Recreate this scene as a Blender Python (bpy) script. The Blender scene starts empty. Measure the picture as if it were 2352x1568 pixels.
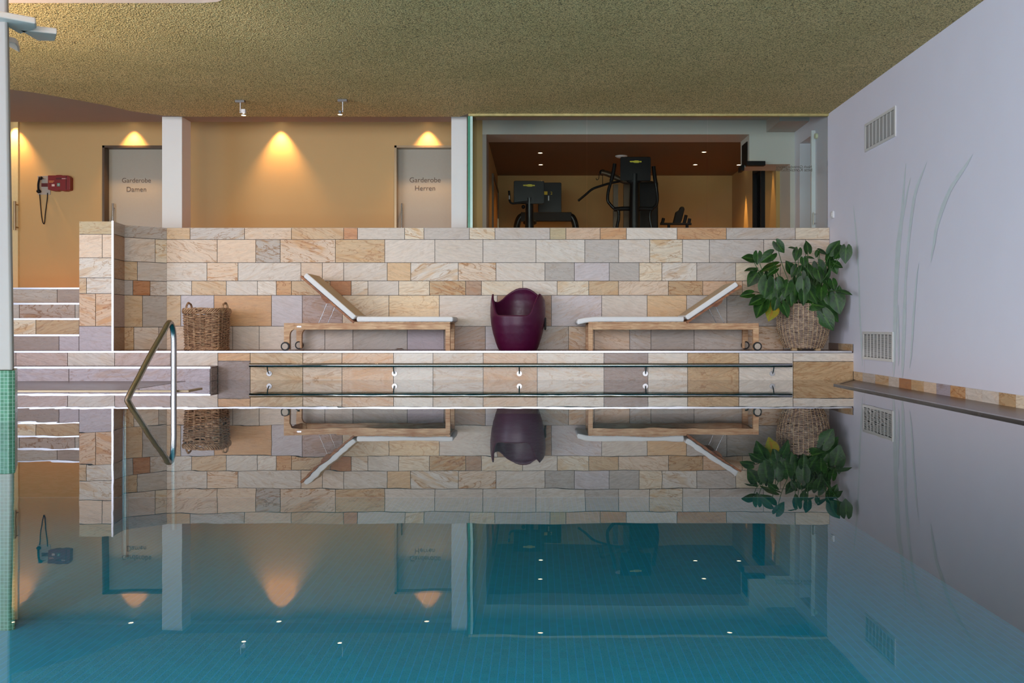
import bpy, bmesh, math, random
from mathutils import Vector, Matrix
random.seed(7)
S = bpy.context.scene
COL = S.collection
F, CX, CY, HC = 2100.0, 1236.0, 748.0, 0.62      # focal length (px), vanishing point, eye height above the water

# ------------------------------------------------------------------ camera
cd = bpy.data.cameras.new('camera'); cam = bpy.data.objects.new('camera', cd); COL.objects.link(cam)
cam.location = (0, 0, HC); cam.rotation_euler = (math.pi/2, 0, 0)
cd.sensor_width = 36; cd.lens = F/2352*36
cd.shift_x = -(CX-1176)/2352; cd.shift_y = -(784-CY)/2352
cd.clip_start = .05; cd.clip_end = 200
S.camera = cam
# ------------------------------------------------------------------ world, daylight, exposure
w = bpy.data.worlds.new('sky'); S.world = w; w.use_nodes = True
w.node_tree.nodes['Background'].inputs[0].default_value = (.62, .74, 1, 1)
w.node_tree.nodes['Background'].inputs[1].default_value = .6
def area(name, loc, rot, sx, sy, power, col, spread=180):
    l = bpy.data.lights.new(name, 'AREA'); l.shape = 'RECTANGLE'; l.size = sx; l.size_y = sy
    l.energy = power; l.color = col; l.spread = math.radians(spread)
    o = bpy.data.objects.new(name, l); COL.objects.link(o); o.location = loc; o.rotation_euler = rot
    return o
R = math.radians
area('daylight_rear_window', (-1.6, -3.62, 1.75), (R(84), 0, 0), 9.5, 2.5, 800, (.94, .93, .97))
area('daylight_left_window', (-8.75, 1.5, 1.75), (R(84), 0, R(-90)), 9.0, 2.5, 740, (.80, .85, 1.0))
for lx in (-7,-4.2,-1.4,1.4):
    area('basin_fill_light', (lx, .86, -.55), (R(56), 0, 0), .5, .25, 76, (.75, .95, 1.0), 110)  # unseen fill lights added underwater to brighten the teal basin
S.view_settings.view_transform = 'Standard'; S.view_settings.look = 'None'
S.view_settings.gamma = 1; S.view_settings.use_curve_mapping = False
S.view_settings.exposure = -0.22
S.cycles.caustics_reflective = True; S.cycles.caustics_refractive = False
S.cycles.max_bounces = 9; S.cycles.diffuse_bounces = 4; S.cycles.glossy_bounces = 4
S.cycles.transparent_max_bounces = 12; S.cycles.sample_clamp_indirect = 5
S.cycles.use_denoising = True

# ------------------------------------------------------------------ helpers
def lin(c): 
    return tuple(((v/255)/12.92 if v/255 <= .04045 else ((v/255+.055)/1.055)**2.4) for v in c)
def P(px, py, d): return Vector(((px-CX)*d/F, d, HC+(CY-py)*d/F))
def X(px, d): return (px-CX)*d/F
def Z(py, d): return HC+(CY-py)*d/F

class MB:
    def __init__(s): s.v=[]; s.f=[]; s.sm=[]; s.mi=[]; s.c=[]; s.o=[]; s.cur=((1,1,1,0),(0,0,0)); s.m=0
    def add(s, vs, fs, smooth=False):
        b=len(s.v); s.v += [tuple(v) for v in vs]
        for f in fs:
            s.f.append(tuple(b+i for i in f)); s.sm.append(smooth); s.mi.append(s.m); s.c.append(s.cur[0]); s.o.append(s.cur[1])
        return s
    def box(s, x0,x1,y0,y1,z0,z1):
        return s.add([(x0,y0,z0),(x1,y0,z0),(x1,y1,z0),(x0,y1,z0),(x0,y0,z1),(x1,y0,z1),(x1,y1,z1),(x0,y1,z1)],
          [(0,3,2,1),(4,5,6,7),(0,1,5,4),(1,2,6,5),(2,3,7,6),(3,0,4,7)])
    def beam(s, a, b, wd, ht, up=(0,0,1)):
        a=Vector(a); b=Vector(b); t=(b-a).normalized(); u=Vector(up)
        r=t.cross(u).normalized(); u=r.cross(t).normalized()
        vs=[]
        for p in (a,b):
            for i,j in ((-1,-1),(1,-1),(1,1),(-1,1)): vs.append(p+r*i*wd/2+u*j*ht/2)
        return s.add(vs, [(0,1,2,3),(7,6,5,4),(0,4,5,1),(1,5,6,2),(2,6,7,3),(3,7,4,0)])
    def prism(s, pts, vec, smooth=False):            # planar polygon pts extruded along vec
        n=len(pts); vec=Vector(vec); vs=[Vector(p) for p in pts]; vs += [p+vec for p in vs]
        fs=[tuple(range(n-1,-1,-1)), tuple(range(n,2*n))]+[(i,(i+1)%n,n+(i+1)%n,n+i) for i in range(n)]
        return s.add(vs, fs, smooth)
    def tube(s, pts, r, n=10, closed=False, cap=True, sq=1.0):
        pts=[Vector(p) for p in pts]; m=len(pts); rr = r if isinstance(r,(list,tuple)) else [r]*m
        t0=(pts[1]-pts[0]).normalized(); up=Vector((0,0,1)) if abs(t0.z)<.9 else Vector((0,1,0))
        vs=[]; nrm=(up-t0*up.dot(t0)).normalized()
        for i,p in enumerate(pts):
            if closed: t=(pts[(i+1)%m]-pts[i-1]).normalized()
            else: t=(pts[min(i+1,m-1)]-pts[max(i-1,0)]).normalized()
            nrm=(nrm-t*nrm.dot(t)); nrm = nrm.normalized() if nrm.length>1e-6 else t.orthogonal().normalized()
            bn=t.cross(nrm)
            for k in range(n):
                a=2*math.pi*k/n; vs.append(p+nrm*math.cos(a)*rr[i]+bn*math.sin(a)*rr[i]*sq)
        fs=[]
        for i in range(m if closed else m-1):
            j=(i+1)%m
            for k in range(n): fs.append((i*n+k, j*n+k, j*n+(k+1)%n, i*n+(k+1)%n))
        s.add(vs, fs, True)
        if cap and not closed:
            s.add(vs[:n], [tuple(range(n))]); s.add(vs[-n:], [tuple(range(n-1,-1,-1))])
        return s
    def lathe(s, prof, c=(0,0,0), n=32, smooth=True):
        vs=[]; c=Vector(c)
        for r,z in prof:
            for k in range(n):
                a=2*math.pi*k/n; vs.append(c+Vector((r*math.cos(a), r*math.sin(a), z)))
        fs=[(i*n+k, i*n+(k+1)%n, (i+1)*n+(k+1)%n, (i+1)*n+k) for i in range(len(prof)-1) for k in range(n)]
        return s.add(vs, fs, smooth)
    def cyl(s, a, b, r, n=20):
        return s.tube([a, (Vector(a)+Vector(b))/2, b], r, n)
    def sphere(s, c, r, nu=14, nv=9, sc=(1,1,1)):
        vs=[]; 
        for i in range(nv+1):
            ph=math.pi*i/nv
            for k in range(nu):
                a=2*math.pi*k/nu; vs.append((c[0]+r*sc[0]*math.sin(ph)*math.cos(a), c[1]+r*sc[1]*math.sin(ph)*math.sin(a), c[2]+r*sc[2]*math.cos(ph)))
        return s.add(vs, [(i*nu+k, (i+1)*nu+k, (i+1)*nu+(k+1)%nu, i*nu+(k+1)%nu) for i in range(nv) for k in range(nu)], True)
    def build(s, name, mats, parent=None, bevel=0, attrs=False, fix=True):
        me=bpy.data.meshes.new(name); me.from_pydata(s.v, [], s.f)
        if not isinstance(mats,(list,tuple)): mats=[mats]
        for m in mats: me.materials.append(m)
        me.polygons.foreach_set('use_smooth', s.sm); me.polygons.foreach_set('material_index', s.mi)
        if attrs:
            a=me.attributes.new('tcol','FLOAT_COLOR','FACE'); a.data.foreach_set('color', [x for c in s.c for x in c])
            a=me.attributes.new('toff','FLOAT_VECTOR','FACE'); a.data.foreach_set('vector', [x for c in s.o for x in c])
        elif fix:
            bm=bmesh.new(); bm.from_mesh(me); bmesh.ops.recalc_face_normals(bm, faces=bm.faces); bm.to_mesh(me); bm.free()
        me.update()
        o=bpy.data.objects.new(name, me); COL.objects.link(o)
        if parent: o.parent=parent
        if bevel:
            b=o.modifiers.new('bevel','BEVEL'); b.width=bevel; b.segments=2; b.limit_method='ANGLE'
        return o
def tag(o, label=None, cat=None, group=None, kind=None):
    if label: o['label']=label
    if cat: o['category']=cat
    if group: o['group']=group
    if kind: o['kind']=kind
    return o
def empty(name, loc, label, cat, group=None, rz=0):
    o=bpy.data.objects.new(name, None); COL.objects.link(o); o.location=loc; o.rotation_euler=(0,0,rz)
    o.empty_display_size=.1
    return tag(o, label, cat, group)
def struct(o, label=None, cat=None): return tag(o, label, cat, kind='structure')
def smoothpath(pts, n=6):                      # Catmull-Rom
    pts=[Vector(p) for p in pts]; out=[]
    for i in range(len(pts)-1):
        p0=pts[max(i-1,0)]; p1=pts[i]; p2=pts[i+1]; p3=pts[min(i+2,len(pts)-1)]
        for k in range(n):
            t=k/n; out.append(.5*((2*p1)+(p2-p0)*t+(2*p0-5*p1+4*p2-p3)*t*t+(3*p1-p0-3*p2+p3)*t**3))
    out.append(pts[-1]); return out
def text(name, body, wd, loc, mat, parent=None, mirror=False, rot=None, ext=.001):
    c=bpy.data.curves.new(name,'FONT'); c.body=body; c.align_x='CENTER'; c.align_y='CENTER'; c.extrude=0
    t=bpy.data.objects.new(name, c); COL.objects.link(t); bpy.context.view_layer.update()
    me=bpy.data.meshes.new_from_object(t.evaluated_get(bpy.context.evaluated_depsgraph_get()))
    bpy.data.objects.remove(t)
    xs=[v.co.x for v in me.vertices]; k=wd/(max(xs)-min(xs)); cx=(max(xs)+min(xs))/2
    ys=[v.co.y for v in me.vertices]; cy=(max(ys)+min(ys))/2
    for v in me.vertices: v.co=Vector(((v.co.x-cx)*k*(-1 if mirror else 1), 0, (v.co.y-cy)*k))
    me.name=name; me.materials.clear(); me.materials.append(mat)
    o=bpy.data.objects.new(name, me); COL.objects.link(o); o.location=loc
    if rot: o.rotation_euler=rot
    if parent: o.parent=parent
    m=o.modifiers.new('t','SOLIDIFY'); m.thickness=ext; m.offset=0
    return o

# ------------------------------------------------------------------ materials
class NT:
    def __init__(s, name):
        s.mat=bpy.data.materials.new(name); s.mat.use_nodes=True; s.t=s.mat.node_tree; s.n=s.t.nodes
        s.b=s.n['Principled BSDF']; s.out=s.n['Material Output']
    def new(s, typ, **kw):
        x=s.n.new(typ)
        for k,v in kw.items():
            if isinstance(k,str) and hasattr(x,k) and not k.startswith('i_'): setattr(x,k,v)
        return x
    def link(s,a,b): s.t.links.new(a,b)
    def math(s, op, a, b=None, c=None):
        x=s.n.new('ShaderNodeMath'); x.operation=op
        for i,v in enumerate((a,b,c)):
            if v is None: continue
            if isinstance(v,(int,float)): x.inputs[i].default_value=v
            else: s.link(v,x.inputs[i])
        return x.outputs[0]
    def vmath(s, op, a, b=None):
        x=s.n.new('ShaderNodeVectorMath'); x.operation=op
        for i,v in enumerate((a,b)):
            if v is None: continue
            if isinstance(v,tuple): x.inputs[i].default_value=v
            else: s.link(v,x.inputs[i])
        return x.outputs[0]
    def noise(s, vec, scale, detail=4, rough=.5, dist=0):
        x=s.n.new('ShaderNodeTexNoise'); s.link(vec,x.inputs['Vector']); x.inputs['Scale'].default_value=scale
        x.inputs['Detail'].default_value=detail; x.inputs['Roughness'].default_value=rough; x.inputs['Distortion'].default_value=dist
        return x.outputs['Fac']
    def mix(s, f, a, b, blend='MIX'):
        x=s.n.new('ShaderNodeMix'); x.data_type='RGBA'; x.blend_type=blend
        for sock,v in ((x.inputs[0],f),(x.inputs[6],a),(x.inputs[7],b)):
            if isinstance(v,(int,float)): sock.default_value=v
            elif isinstance(v,tuple): sock.default_value=v if len(v)==4 else (*v,1)
            else: s.link(v,sock)
        return x.outputs[2]
    def ramp(s, f, stops):
        x=s.n.new('ShaderNodeValToRGB'); s.link(f,x.inputs[0]); e=x.color_ramp.elements
        while len(e)<len(stops): e.new(.5)
        for el,(p,c) in zip(e,stops): el.position=p; el.color=c if len(c)==4 else (*c,1)
        return x.outputs[0]
    def maprange(s, f, a,b,c,d, smooth=False):
        x=s.n.new('ShaderNodeMapRange'); s.link(f,x.inputs[0])
        if smooth: x.interpolation_type='SMOOTHSTEP'
        for i,v in enumerate((a,b,c,d)): x.inputs[i+1].default_value=v
        return x.outputs[0]
    def bump(s, h, strength=.3, dist=.01):
        x=s.n.new('ShaderNodeBump'); x.inputs['Strength'].default_value=strength; x.inputs['Distance'].default_value=dist
        s.link(h,x.inputs['Height']); s.link(x.outputs[0], s.b.inputs['Normal']); return x
    def obj(s): 
        x=s.n.new('ShaderNodeTexCoord'); return x.outputs['Object']
    def pos(s):
        x=s.n.new('ShaderNodeNewGeometry'); return x.outputs['Position']
    def set(s, col=None, rough=.5, metal=0, spec=None):
        if col is not None:
            if isinstance(col,tuple): s.b.inputs['Base Color'].default_value=(*col[:3],1)
            else: s.link(col, s.b.inputs['Base Color'])
        if isinstance(rough,(int,float)): s.b.inputs['Roughness'].default_value=rough
        else: s.link(rough, s.b.inputs['Roughness'])
        s.b.inputs['Metallic'].default_value=metal
        if spec is not None: s.b.inputs['Specular IOR Level'].default_value=spec
        return s
def plain(name, col, rough=.5, metal=0, spec=None, var=.08, scale=30, bump=0):
    m=NT(name); p=m.obj(); n=m.noise(p, scale, 5)
    c=m.mix(n, tuple(v*(1-var) for v in col), tuple(min(1,v*(1+var)) for v in col)); m.set(c, rough, metal, spec)
    if bump: m.bump(m.noise(p, scale*6, 3), bump, .003)
    return m.mat
def emit(name, col, st):
    m=NT(name); m.set((0,0,0)); m.b.inputs['Emission Color'].default_value=(*col,1); m.b.inputs['Emission Strength'].default_value=st
    return m.mat

def stone_mat(name, gain=1.3, rough=.42, bumpv=.25):
    m=NT(name)
    a=m.n.new('ShaderNodeAttribute'); a.attribute_name='tcol'
    o=m.n.new('ShaderNodeAttribute'); o.attribute_name='toff'
    p=m.vmath('ADD', m.pos(), o.outputs['Vector'])
    sx=m.n.new('ShaderNodeSeparateXYZ'); m.link(o.outputs['Vector'],sx.inputs[0])
    vr=m.n.new('ShaderNodeVectorRotate'); vr.rotation_type='Y_AXIS'; m.link(p,vr.inputs['Vector']); m.link(m.math('MULTIPLY', m.math('SINE', sx.outputs[0]), .38), vr.inputs['Angle'])
    p=vr.outputs[0]
    ps=m.vmath('MULTIPLY', p, (1.0,1.0,4.2))
    n1=m.noise(ps, 1.7, 4, .5, 1.3)
    n2=m.noise(ps, 1.2, 5, .5, 2.4)
    n3=m.noise(m.vmath('MULTIPLY',p,(1,1,6)), 9, 6, .65, .8)
    g=m.noise(p, 220, 2, .5)
    base=m.mix(1.0, a.outputs['Color'], (gain,gain,gain), 'MULTIPLY')
    base=m.mix(m.maprange(n3,.35,.65,0,1), m.mix(1.0, base,(.86,.85,.84),'MULTIPLY'), m.mix(1.0, base,(1.08,1.07,1.06),'MULTIPLY'))
    vein=m.maprange(m.math('ABSOLUTE', m.math('SUBTRACT', n1, .5)), 0, .020, 1, 0, True)
    vein2=m.maprange(m.math('ABSOLUTE', m.math('SUBTRACT', n2, .47)), 0, .012, 1, 0, True)
    stain=m.maprange(n2, .50, .66, 0, 1, True)
    al=a.outputs['Alpha']
    base=m.mix(m.math('MULTIPLY', m.math('MULTIPLY', stain, al), .95), base, m.mix(1.0, base, (.86,.62,.36), 'MULTIPLY'))
    base=m.mix(m.math('MULTIPLY', m.math('MULTIPLY', m.math('MAXIMUM',vein,vein2), m.math('ADD',al,.08)), .95), base, m.mix(1.0, base,(.62,.42,.25),'MULTIPLY'))
    base=m.mix(m.maprange(g,.3,.7,0,1), m.mix(1.0,base,(.95,.95,.95),'MULTIPLY'), base)
    m.set(base, m.maprange(n3,.3,.7,rough-.08,rough+.12))
    m.bump(m.math('ADD', n3, m.math('MULTIPLY', g, .25)), bumpv, .006)
    return m.mat
M={}
M['stone']=stone_mat('sandstone_tile')
M['stone_wet']=stone_mat('sandstone_tile_polished', 1.3, .25, .15)
M['grout']=plain('grout', lin((105,92,84)), .8)
def plaster():
    m=NT('coarse_spray_plaster'); p=m.pos()
    v=m.n.new('ShaderNodeTexVoronoi'); m.link(p, v.inputs['Vector']); v.inputs['Scale'].default_value=62; v.inputs['Randomness'].default_value=1
    n=m.noise(p, 46, 6, .7, .3); n2=m.noise(p, 1.3, 3); n3=m.noise(p, 90, 3, .6)
    c=m.ramp(n3, [(.38,(.15,.115,.045)),(.47,(.82,.60,.24)),(.58,(1.0,.78,.36))])
    c=m.mix(m.maprange(n2,.35,.65,0,1), c, m.mix(1.0,c,(.88,.90,.86),'MULTIPLY'))
    m.set(c,.75)
    h=m.math('ADD', n, m.math('MULTIPLY', v.outputs['Distance'], .9))
    m.bump(h, 1.0, .03); return m.mat
M['plaster']=plaster()
M['smooth_ceiling']=plain('smooth_grey_ceiling_paint', (.32,.245,.195), .8, var=.03, scale=3)
M['white_wall']=plain('white_wall_paint', (.72,.705,.79), .7, var=.025, scale=2.5, bump=.06)
M['dimmed_column']=plain('dimmed_white_column_paint', (.37,.34,.31), .6, var=.02, scale=4)  # white column paint, darkened in colour to offset strong window light
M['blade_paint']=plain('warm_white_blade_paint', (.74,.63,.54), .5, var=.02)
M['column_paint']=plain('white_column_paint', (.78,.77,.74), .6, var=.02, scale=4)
M['beige_wall']=plain('warm_beige_wall_paint', (.55,.375,.165), .75, var=.03, scale=2)
M['gym_wall']=plain('ochre_gym_wall', (.50,.32,.12), .8, var=.04, scale=2)
M['gym_ceiling']=plain('brown_gym_ceiling', (.20,.125,.065), .8, var=.05, scale=3)
M['corridor_floor']=plain('orange_corridor_floor', (.85,.36,.05), .35, var=.1, scale=4)
M['reveal']=plain('grey_brown_reveal', (.42,.37,.34), .8, var=.03)
M['alu']=plain('brushed_aluminium', (.58,.58,.62), .35, .85, var=.04, scale=60)
M['steel']=plain('polished_steel', (.5,.5,.5), .13, 1, var=.03, scale=40)
M['chrome']=plain('chrome', (.85,.85,.86), .08, 1, var=.02)
M['flange']=plain('satin_flange', (.42,.42,.43), .35, .9)
M['rail_steel']=plain('dark_reflecting_steel', (.34,.34,.35), .12, 1)
M['hub']=plain('pale_wheel_hub', (.50,.42,.35), .6)
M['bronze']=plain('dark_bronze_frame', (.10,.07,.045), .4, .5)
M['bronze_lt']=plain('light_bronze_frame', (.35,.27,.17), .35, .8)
M['brown_deck']=plain('wet_brown_stone_ledge', (.11,.062,.043), .3, 0, var=.35, scale=5, bump=.05)
M['deck_top']=plain('brown_stone_deck', (.21,.13,.095), .35, 0, var=.25, scale=6, bump=.08)
M['black']=plain('black_plastic', (.006,.006,.007), .5, var=.2, spec=.2)
M['black_gloss']=plain('black_gloss', (.005,.005,.006), .25, var=.2, spec=.3)
M['grey_metal']=plain('grey_metal', (.3,.3,.31), .3, .9)
M['yellow']=plain('yellow_badge', (.80,.68,.03), .5)
M['dark_print']=plain('dark_print', (.03,.03,.02), .6)
M['white_plastic']=plain('white_plastic', (.75,.75,.76), .4, var=.03)
M['vent_dark']=plain('dark_duct', (.015,.015,.015), .9)
M['vent_frame']=plain('pale_grille_metal', (.72,.71,.69), .4, .2, var=.04)
M['red']=plain('red_case_plastic', (.20,.008,.006), .4, var=.1)
M['red_seam']=plain('dark_red_plastic', (.09,.004,.004), .5, var=.1)
M['orange_print']=plain('orange_print', (.75,.28,.08), .6)
M['pale_print']=plain('pale_print', (.7,.55,.5), .6)
M['green_print']=plain('green_print', (.08,.28,.2), .6)
M['letter']=plain('brown_grey_lettering', (.10,.065,.04), .6, var=.05)
M['cushion']=plain('white_cushion_fabric', (.84,.82,.81), .85, var=.03, scale=18, bump=.08)
M['cushion_tan']=plain('tan_cushion_fabric', (.58,.43,.28), .85, var=.05, scale=60, bump=.15)
M['rubber']=plain('black_rubber', (.012,.012,.012), .6)
M['reed_paint']=plain('pale_blue_grey_wall_paint', (.60,.66,.68), .7, var=.12, scale=12)
M['gold_trim']=plain('weathered_gold_trim', (.48,.40,.16), .45, .3, var=.5, scale=14)
M['soil']=plain('dark_soil', (.03,.02,.012), .9)
def wood(name, c1, c2, axis=(1,9,9), rough=.5):
    m=NT(name); p=m.vmath('MULTIPLY', m.pos(), axis); n=m.noise(p, 6, 6, .6, .6); n2=m.noise(m.pos(), 3, 3)
    c=m.mix(m.maprange(n,.35,.65,0,1), c1, c2); c=m.mix(m.maprange(n2,.45,.65,0,.5), c, (c1[0]*.8,c1[1]*.6,c1[2]*.45)); m.set(c, rough)
    m.bump(n,.15,.002); return m.mat
M['teak']=wood('weathered_teak', lin((176,124,84)), lin((222,184,142)))
M['teak_dark']=wood('red_brown_teak', lin((128,72,40)), lin((182,118,70)))
def wicker(name, a, b, c):
    m=NT(name); p=m.pos(); n=m.noise(p, 28, 4,.6); n2=m.noise(p, 7, 3)
    col=m.ramp(n,[(.3,a),(.5,b),(.7,c)]); col=m.mix(m.maprange(n2,.45,.7,0,.45), col, tuple(v*.55 for v in b)); m.set(col,.55); m.bump(m.noise(p,300,2),.2,.001); return m.mat
M['wicker_brown']=wicker('brown_willow', lin((112,80,58)), lin((162,122,90)), lin((208,172,134)))
M['wicker_grey']=wicker('grey_brown_rattan', lin((110,92,86)), lin((166,142,124)), lin((206,184,158)))
M['wicker_stake']=wicker('pale_rattan_stake', lin((176,138,96)), lin((206,172,128)), lin((226,200,160)))
def plum():
    m=NT('plum_plastic'); p=m.pos(); n=m.noise(p, 30, 6,.7,.5)
    m.set(m.mix(n,(.055,.0004,.022),(.085,.001,.036)), m.maprange(n,.3,.7,.3,.5)); m.bump(m.noise(p,160,4),.06,.002); return m.mat
M['plum']=plum()
def leafm(name, a, b, vein):
    m=NT(name); g=m.n.new('ShaderNodeAttribute'); g.attribute_name='tcol'
    sx=m.n.new('ShaderNodeSeparateXYZ'); m.link(g.outputs['Vector'], sx.inputs[0])
    n=m.noise(m.pos(), 14, 3)
    c=m.mix(m.maprange(n,.35,.65,0,1), a, b); c=m.mix(m.math('MULTIPLY',sx.outputs[0],.8), c, vein)
    m.set(c,.42,0,.35); m.b.inputs['Subsurface Weight'].default_value=0; return m.mat
M['leaf']=leafm('glossy_green_leaf', (.004,.026,.003), (.016,.072,.006), (.06,.15,.02))
M['leaf_yellow']=leafm('yellowing_leaf', (.32,.22,.015), (.20,.24,.02), (.35,.12,.02))
M['leaf_brown']=leafm('withered_leaf', (.28,.09,.03), (.4,.14,.05), (.4,.2,.1))
M['stem']=plain('green_stem', (.05,.13,.03), .5, var=.3)
def grid_mat(name, tile, line, c1, c2, cl, axes, rough=.3, lw=.06, cross=1.0):
    m=NT(name); p=m.pos(); sx=m.n.new('ShaderNodeSeparateXYZ'); m.link(p,sx.inputs[0])
    def ln(ax, k):
        f=m.math('FRACT', m.math('DIVIDE', m.math('ADD', sx.outputs[ax], 100.0), tile))
        return m.math('MULTIPLY', m.math('LESS_THAN', m.math('ABSOLUTE', m.math('SUBTRACT', f, .5)), lw/2), k)
    l=m.math('MAXIMUM', ln(axes[0],1.0), ln(axes[1],cross))
    fl=m.vmath('FLOOR', m.vmath('DIVIDE', m.vmath('ADD', p, (100+tile/2,)*3), (tile,)*3))
    w_=m.n.new('ShaderNodeTexWhiteNoise'); m.link(fl, w_.inputs['Vector'])
    c=m.mix(w_.outputs['Value'], c1, c2); c=m.mix(l, c, cl); m.set(c,rough); return m.mat
M['mosaic_xz']=grid_mat('green_mosaic', .0235, 0, (.03,.13,.065), (.06,.20,.11), (.24,.38,.30), (0,2), .25, .12)
M['basin']=grid_mat('teal_pool_mosaic_floor', .05, 0, (.001,.37,.55), (.002,.43,.62), (.004,.46,.84), (0,1), .5, .13, .06)
M['basin_wall']=grid_mat('teal_pool_mosaic_wall', .05, 0, (.001,.42,.50), (.002,.48,.57), (.0,.42,.90), (0,2), .5, .10, .12)
def water():
    m=NT('pool_water'); t=m.t; m.n.remove(m.b)
    p=m.vmath('MULTIPLY', m.pos(), (1.0,.55,1)); h=m.noise(p, 3.2, 2, .4); 
    b=m.n.new('ShaderNodeBump'); b.inputs['Strength'].default_value=.10; b.inputs['Distance'].default_value=.006; m.link(h,b.inputs['Height'])
    fr=m.n.new('ShaderNodeFresnel'); fr.inputs['IOR'].default_value=1.333; 
    gl=m.n.new('ShaderNodeBsdfGlossy'); gl.inputs['Roughness'].default_value=0.0; m.link(b.outputs[0], gl.inputs['Normal'])
    tr=m.n.new('ShaderNodeBsdfTransparent'); tr.inputs[0].default_value=(.75,.97,.98,1)
    mx=m.n.new('ShaderNodeMixShader'); fc=m.math('MULTIPLY_ADD', fr.outputs[0], 1.6, -.055); fc.node.use_clamp=True
    m.link(fc,mx.inputs[0]); m.link(tr.outputs[0],mx.inputs[1]); m.link(gl.outputs[0],mx.inputs[2])
    m.link(mx.outputs[0], m.out.inputs['Surface']); return m.mat
M['water']=water()
def glass():
    m=NT('clear_glass'); m.n.remove(m.b)
    fr=m.n.new('ShaderNodeFresnel'); fr.inputs['IOR'].default_value=1.11
    gl=m.n.new('ShaderNodeBsdfGlossy'); gl.inputs['Roughness'].default_value=0.0
    tr=m.n.new('ShaderNodeBsdfTransparent'); tr.inputs[0].default_value=(.90,.94,.92,1)
    mx=m.n.new('ShaderNodeMixShader'); m.link(fr.outputs[0],mx.inputs[0]); m.link(tr.outputs[0],mx.inputs[1]); m.link(gl.outputs[0],mx.inputs[2])
    m.link(mx.outputs[0], m.out.inputs['Surface']); return m.mat
M['glass']=glass()
M['glass_edge']=plain('green_glass_edge', (.08,.30,.20), .15)
M['glass_edge_pale']=plain('pale_green_glass_edge', (.55,.75,.68), .2)
M['frosted']=plain('frosted_glass_door', (.37,.35,.28), .35, var=.03)
M['bulb']=emit('lamp_glow', (1,.72,.48), 12)
M['lamp_small']=emit('downlight_glow', (1,.78,.55), 9)

# ------------------------------------------------------------------ stone tile facing
TC=dict(W=(196,184,172), w=(208,198,186), G=(176,166,158), g=(160,150,142), L=(182,174,182), C=(212,194,166), Y=(210,184,142),
        T=(188,154,112), O=(186,130,74), o=(176,108,56), B=(140,100,68), P=(206,178,150), N=(146,122,108), K=(160,138,92),
        S=(190,152,104), D=(112,92,86), V=(150,138,152), M=(152,126,120), A=(166,128,80), R=(150,84,34), Q=(196,156,120))
def seg(mb, o, u, n, d0, z0, d1, z1, code, gap=.0032, thick=.006):
    """one tile on a vertical plane: o origin, u horizontal unit vector, n outward normal"""
    c=tuple(a*.68+b*.32 for a,b in zip(TC[code[0]],(190,180,171))); v = .12
    if len(code)>1: v=int(code[1])/9
    j=random.uniform(-.05,.05); k=random.uniform(-.02,.02)
    cc=lin(c); mb.cur=((min(1,cc[0]*(1+j+k)),cc[1]*(1+j),cc[2]*(1+j-k),v),(random.uniform(-40,40),random.uniform(-40,40),random.uniform(-40,40)))
    a=o+u*(d0+gap); b=o+u*(d1-gap); t=n*thick; zu=Vector((0,0,1))
    A0=a+zu*(z0+gap); B0=b+zu*(z0+gap); B1=b+zu*(z1-gap); A1=a+zu*(z1-gap)
    mb.add([A0,B0,B1,A1,A0+t,B0+t,B1+t,A1+t],[(4,5,6,7),(0,1,5,4),(1,2,6,5),(2,3,7,6),(3,0,4,7)])
def rows_px(mb, D, rows, u=Vector((1,0,0)), n=Vector((0,-1,0))):
    """rows = [(ytop, ybottom, [x0, code, x1, code, ... xn])] measured at depth D"""
    for yt,yb,l in rows:
        for i in range(0,len(l)-2,2):
            seg(mb, Vector((0,D,0)), u, n, X(l[i],D), Z(yb,D), X(l[i+2],D), Z(yt,D), l[i+1])
D1,D2,DP,DB=10.5,11.36,10.65,12.9
PH,UF,WT=.33,1.10,1.838      # platform, upper floor, parapet top (above the water)
ys=[523,550,603,645,678,749,802.5]
wall_rows=[
 (523,550,[383,'S4',437,'G7',562,'P4',669.6,'T5',789.5,'o5',821.5,'W1',929.7,'C8',974,'G1',1078,'C5',1137,'G2',1263,'K2',1299.7,'Q3',1378.5,'O4',1438.7,'w2',1555,'O5',1668,'G3',1826.5,'C3',1905]),
 (550,603,[383,'P7',499,'P2',588,'g9',644,'P9',770.6,'S6',884,'W1',999,'W1',1109.5,'W1',1231,'w2',1343.5,'G2',1421,'W2',1492,'C7',1567.5,'W1',1629,'G2',1754,'W2',1850,'W4',1905]),
 (603,645,[383,'W3',475.7,'P8',546.7,'W3',691.4,'P2',740.6,'W2',789.5,'W2',889.6,'S2',943.5,'w7',1052.8,'P9',1139.3,'W2',1251.5,'g2',1319.3,'L2',1399.4,'g1',1468,'C4',1520.3,'w5',1600,'G3',1689.6,'C2',1792,'P2',1905]),
 (645,678,[383,'w3',440.6,'T5',519.8,'W2',591.5,'w3',635,'O7',669.6,'T9',758.5,'R2',807,'w5',845.5,'W1',915.9,'C4',986.6,'A9',1069.5,'B6',1106,'C3',1200.6,'w2',1279.8,'C5',1352.5,'S4',1420.6,'P4',1535,'A8',1613.9,'Q6',1705,'P3',1780,'W2',1905]),
 (678,749,[383,'T5',415.6,'L1',492,'O2',624,'L1',694.5,'M5',786.6,'C4',893.8,'Y4',1009,'W2',1142,'B6',1266.5,'L3',1382,'W1',1486.3,'S3',1577,'G2',1669,'g3',1790,'G3',1905]),
 (749,802.6,[383,'P4',455,'W2',534.4,'W1',595.7,'W1',668,'G2',746.6,'G1',810.6,'g2',935.7,'V1',1020,'N6',1115,'L2',1195,'g5',1305.7,'P7',1365,'P4',1446,'G4',1495,'g2',1594,'G3',1709,'P8',1799,'g3',1905])]
mb=MB(); mb.cur=((.035,.03,.027,0),(0,0,0))
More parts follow.
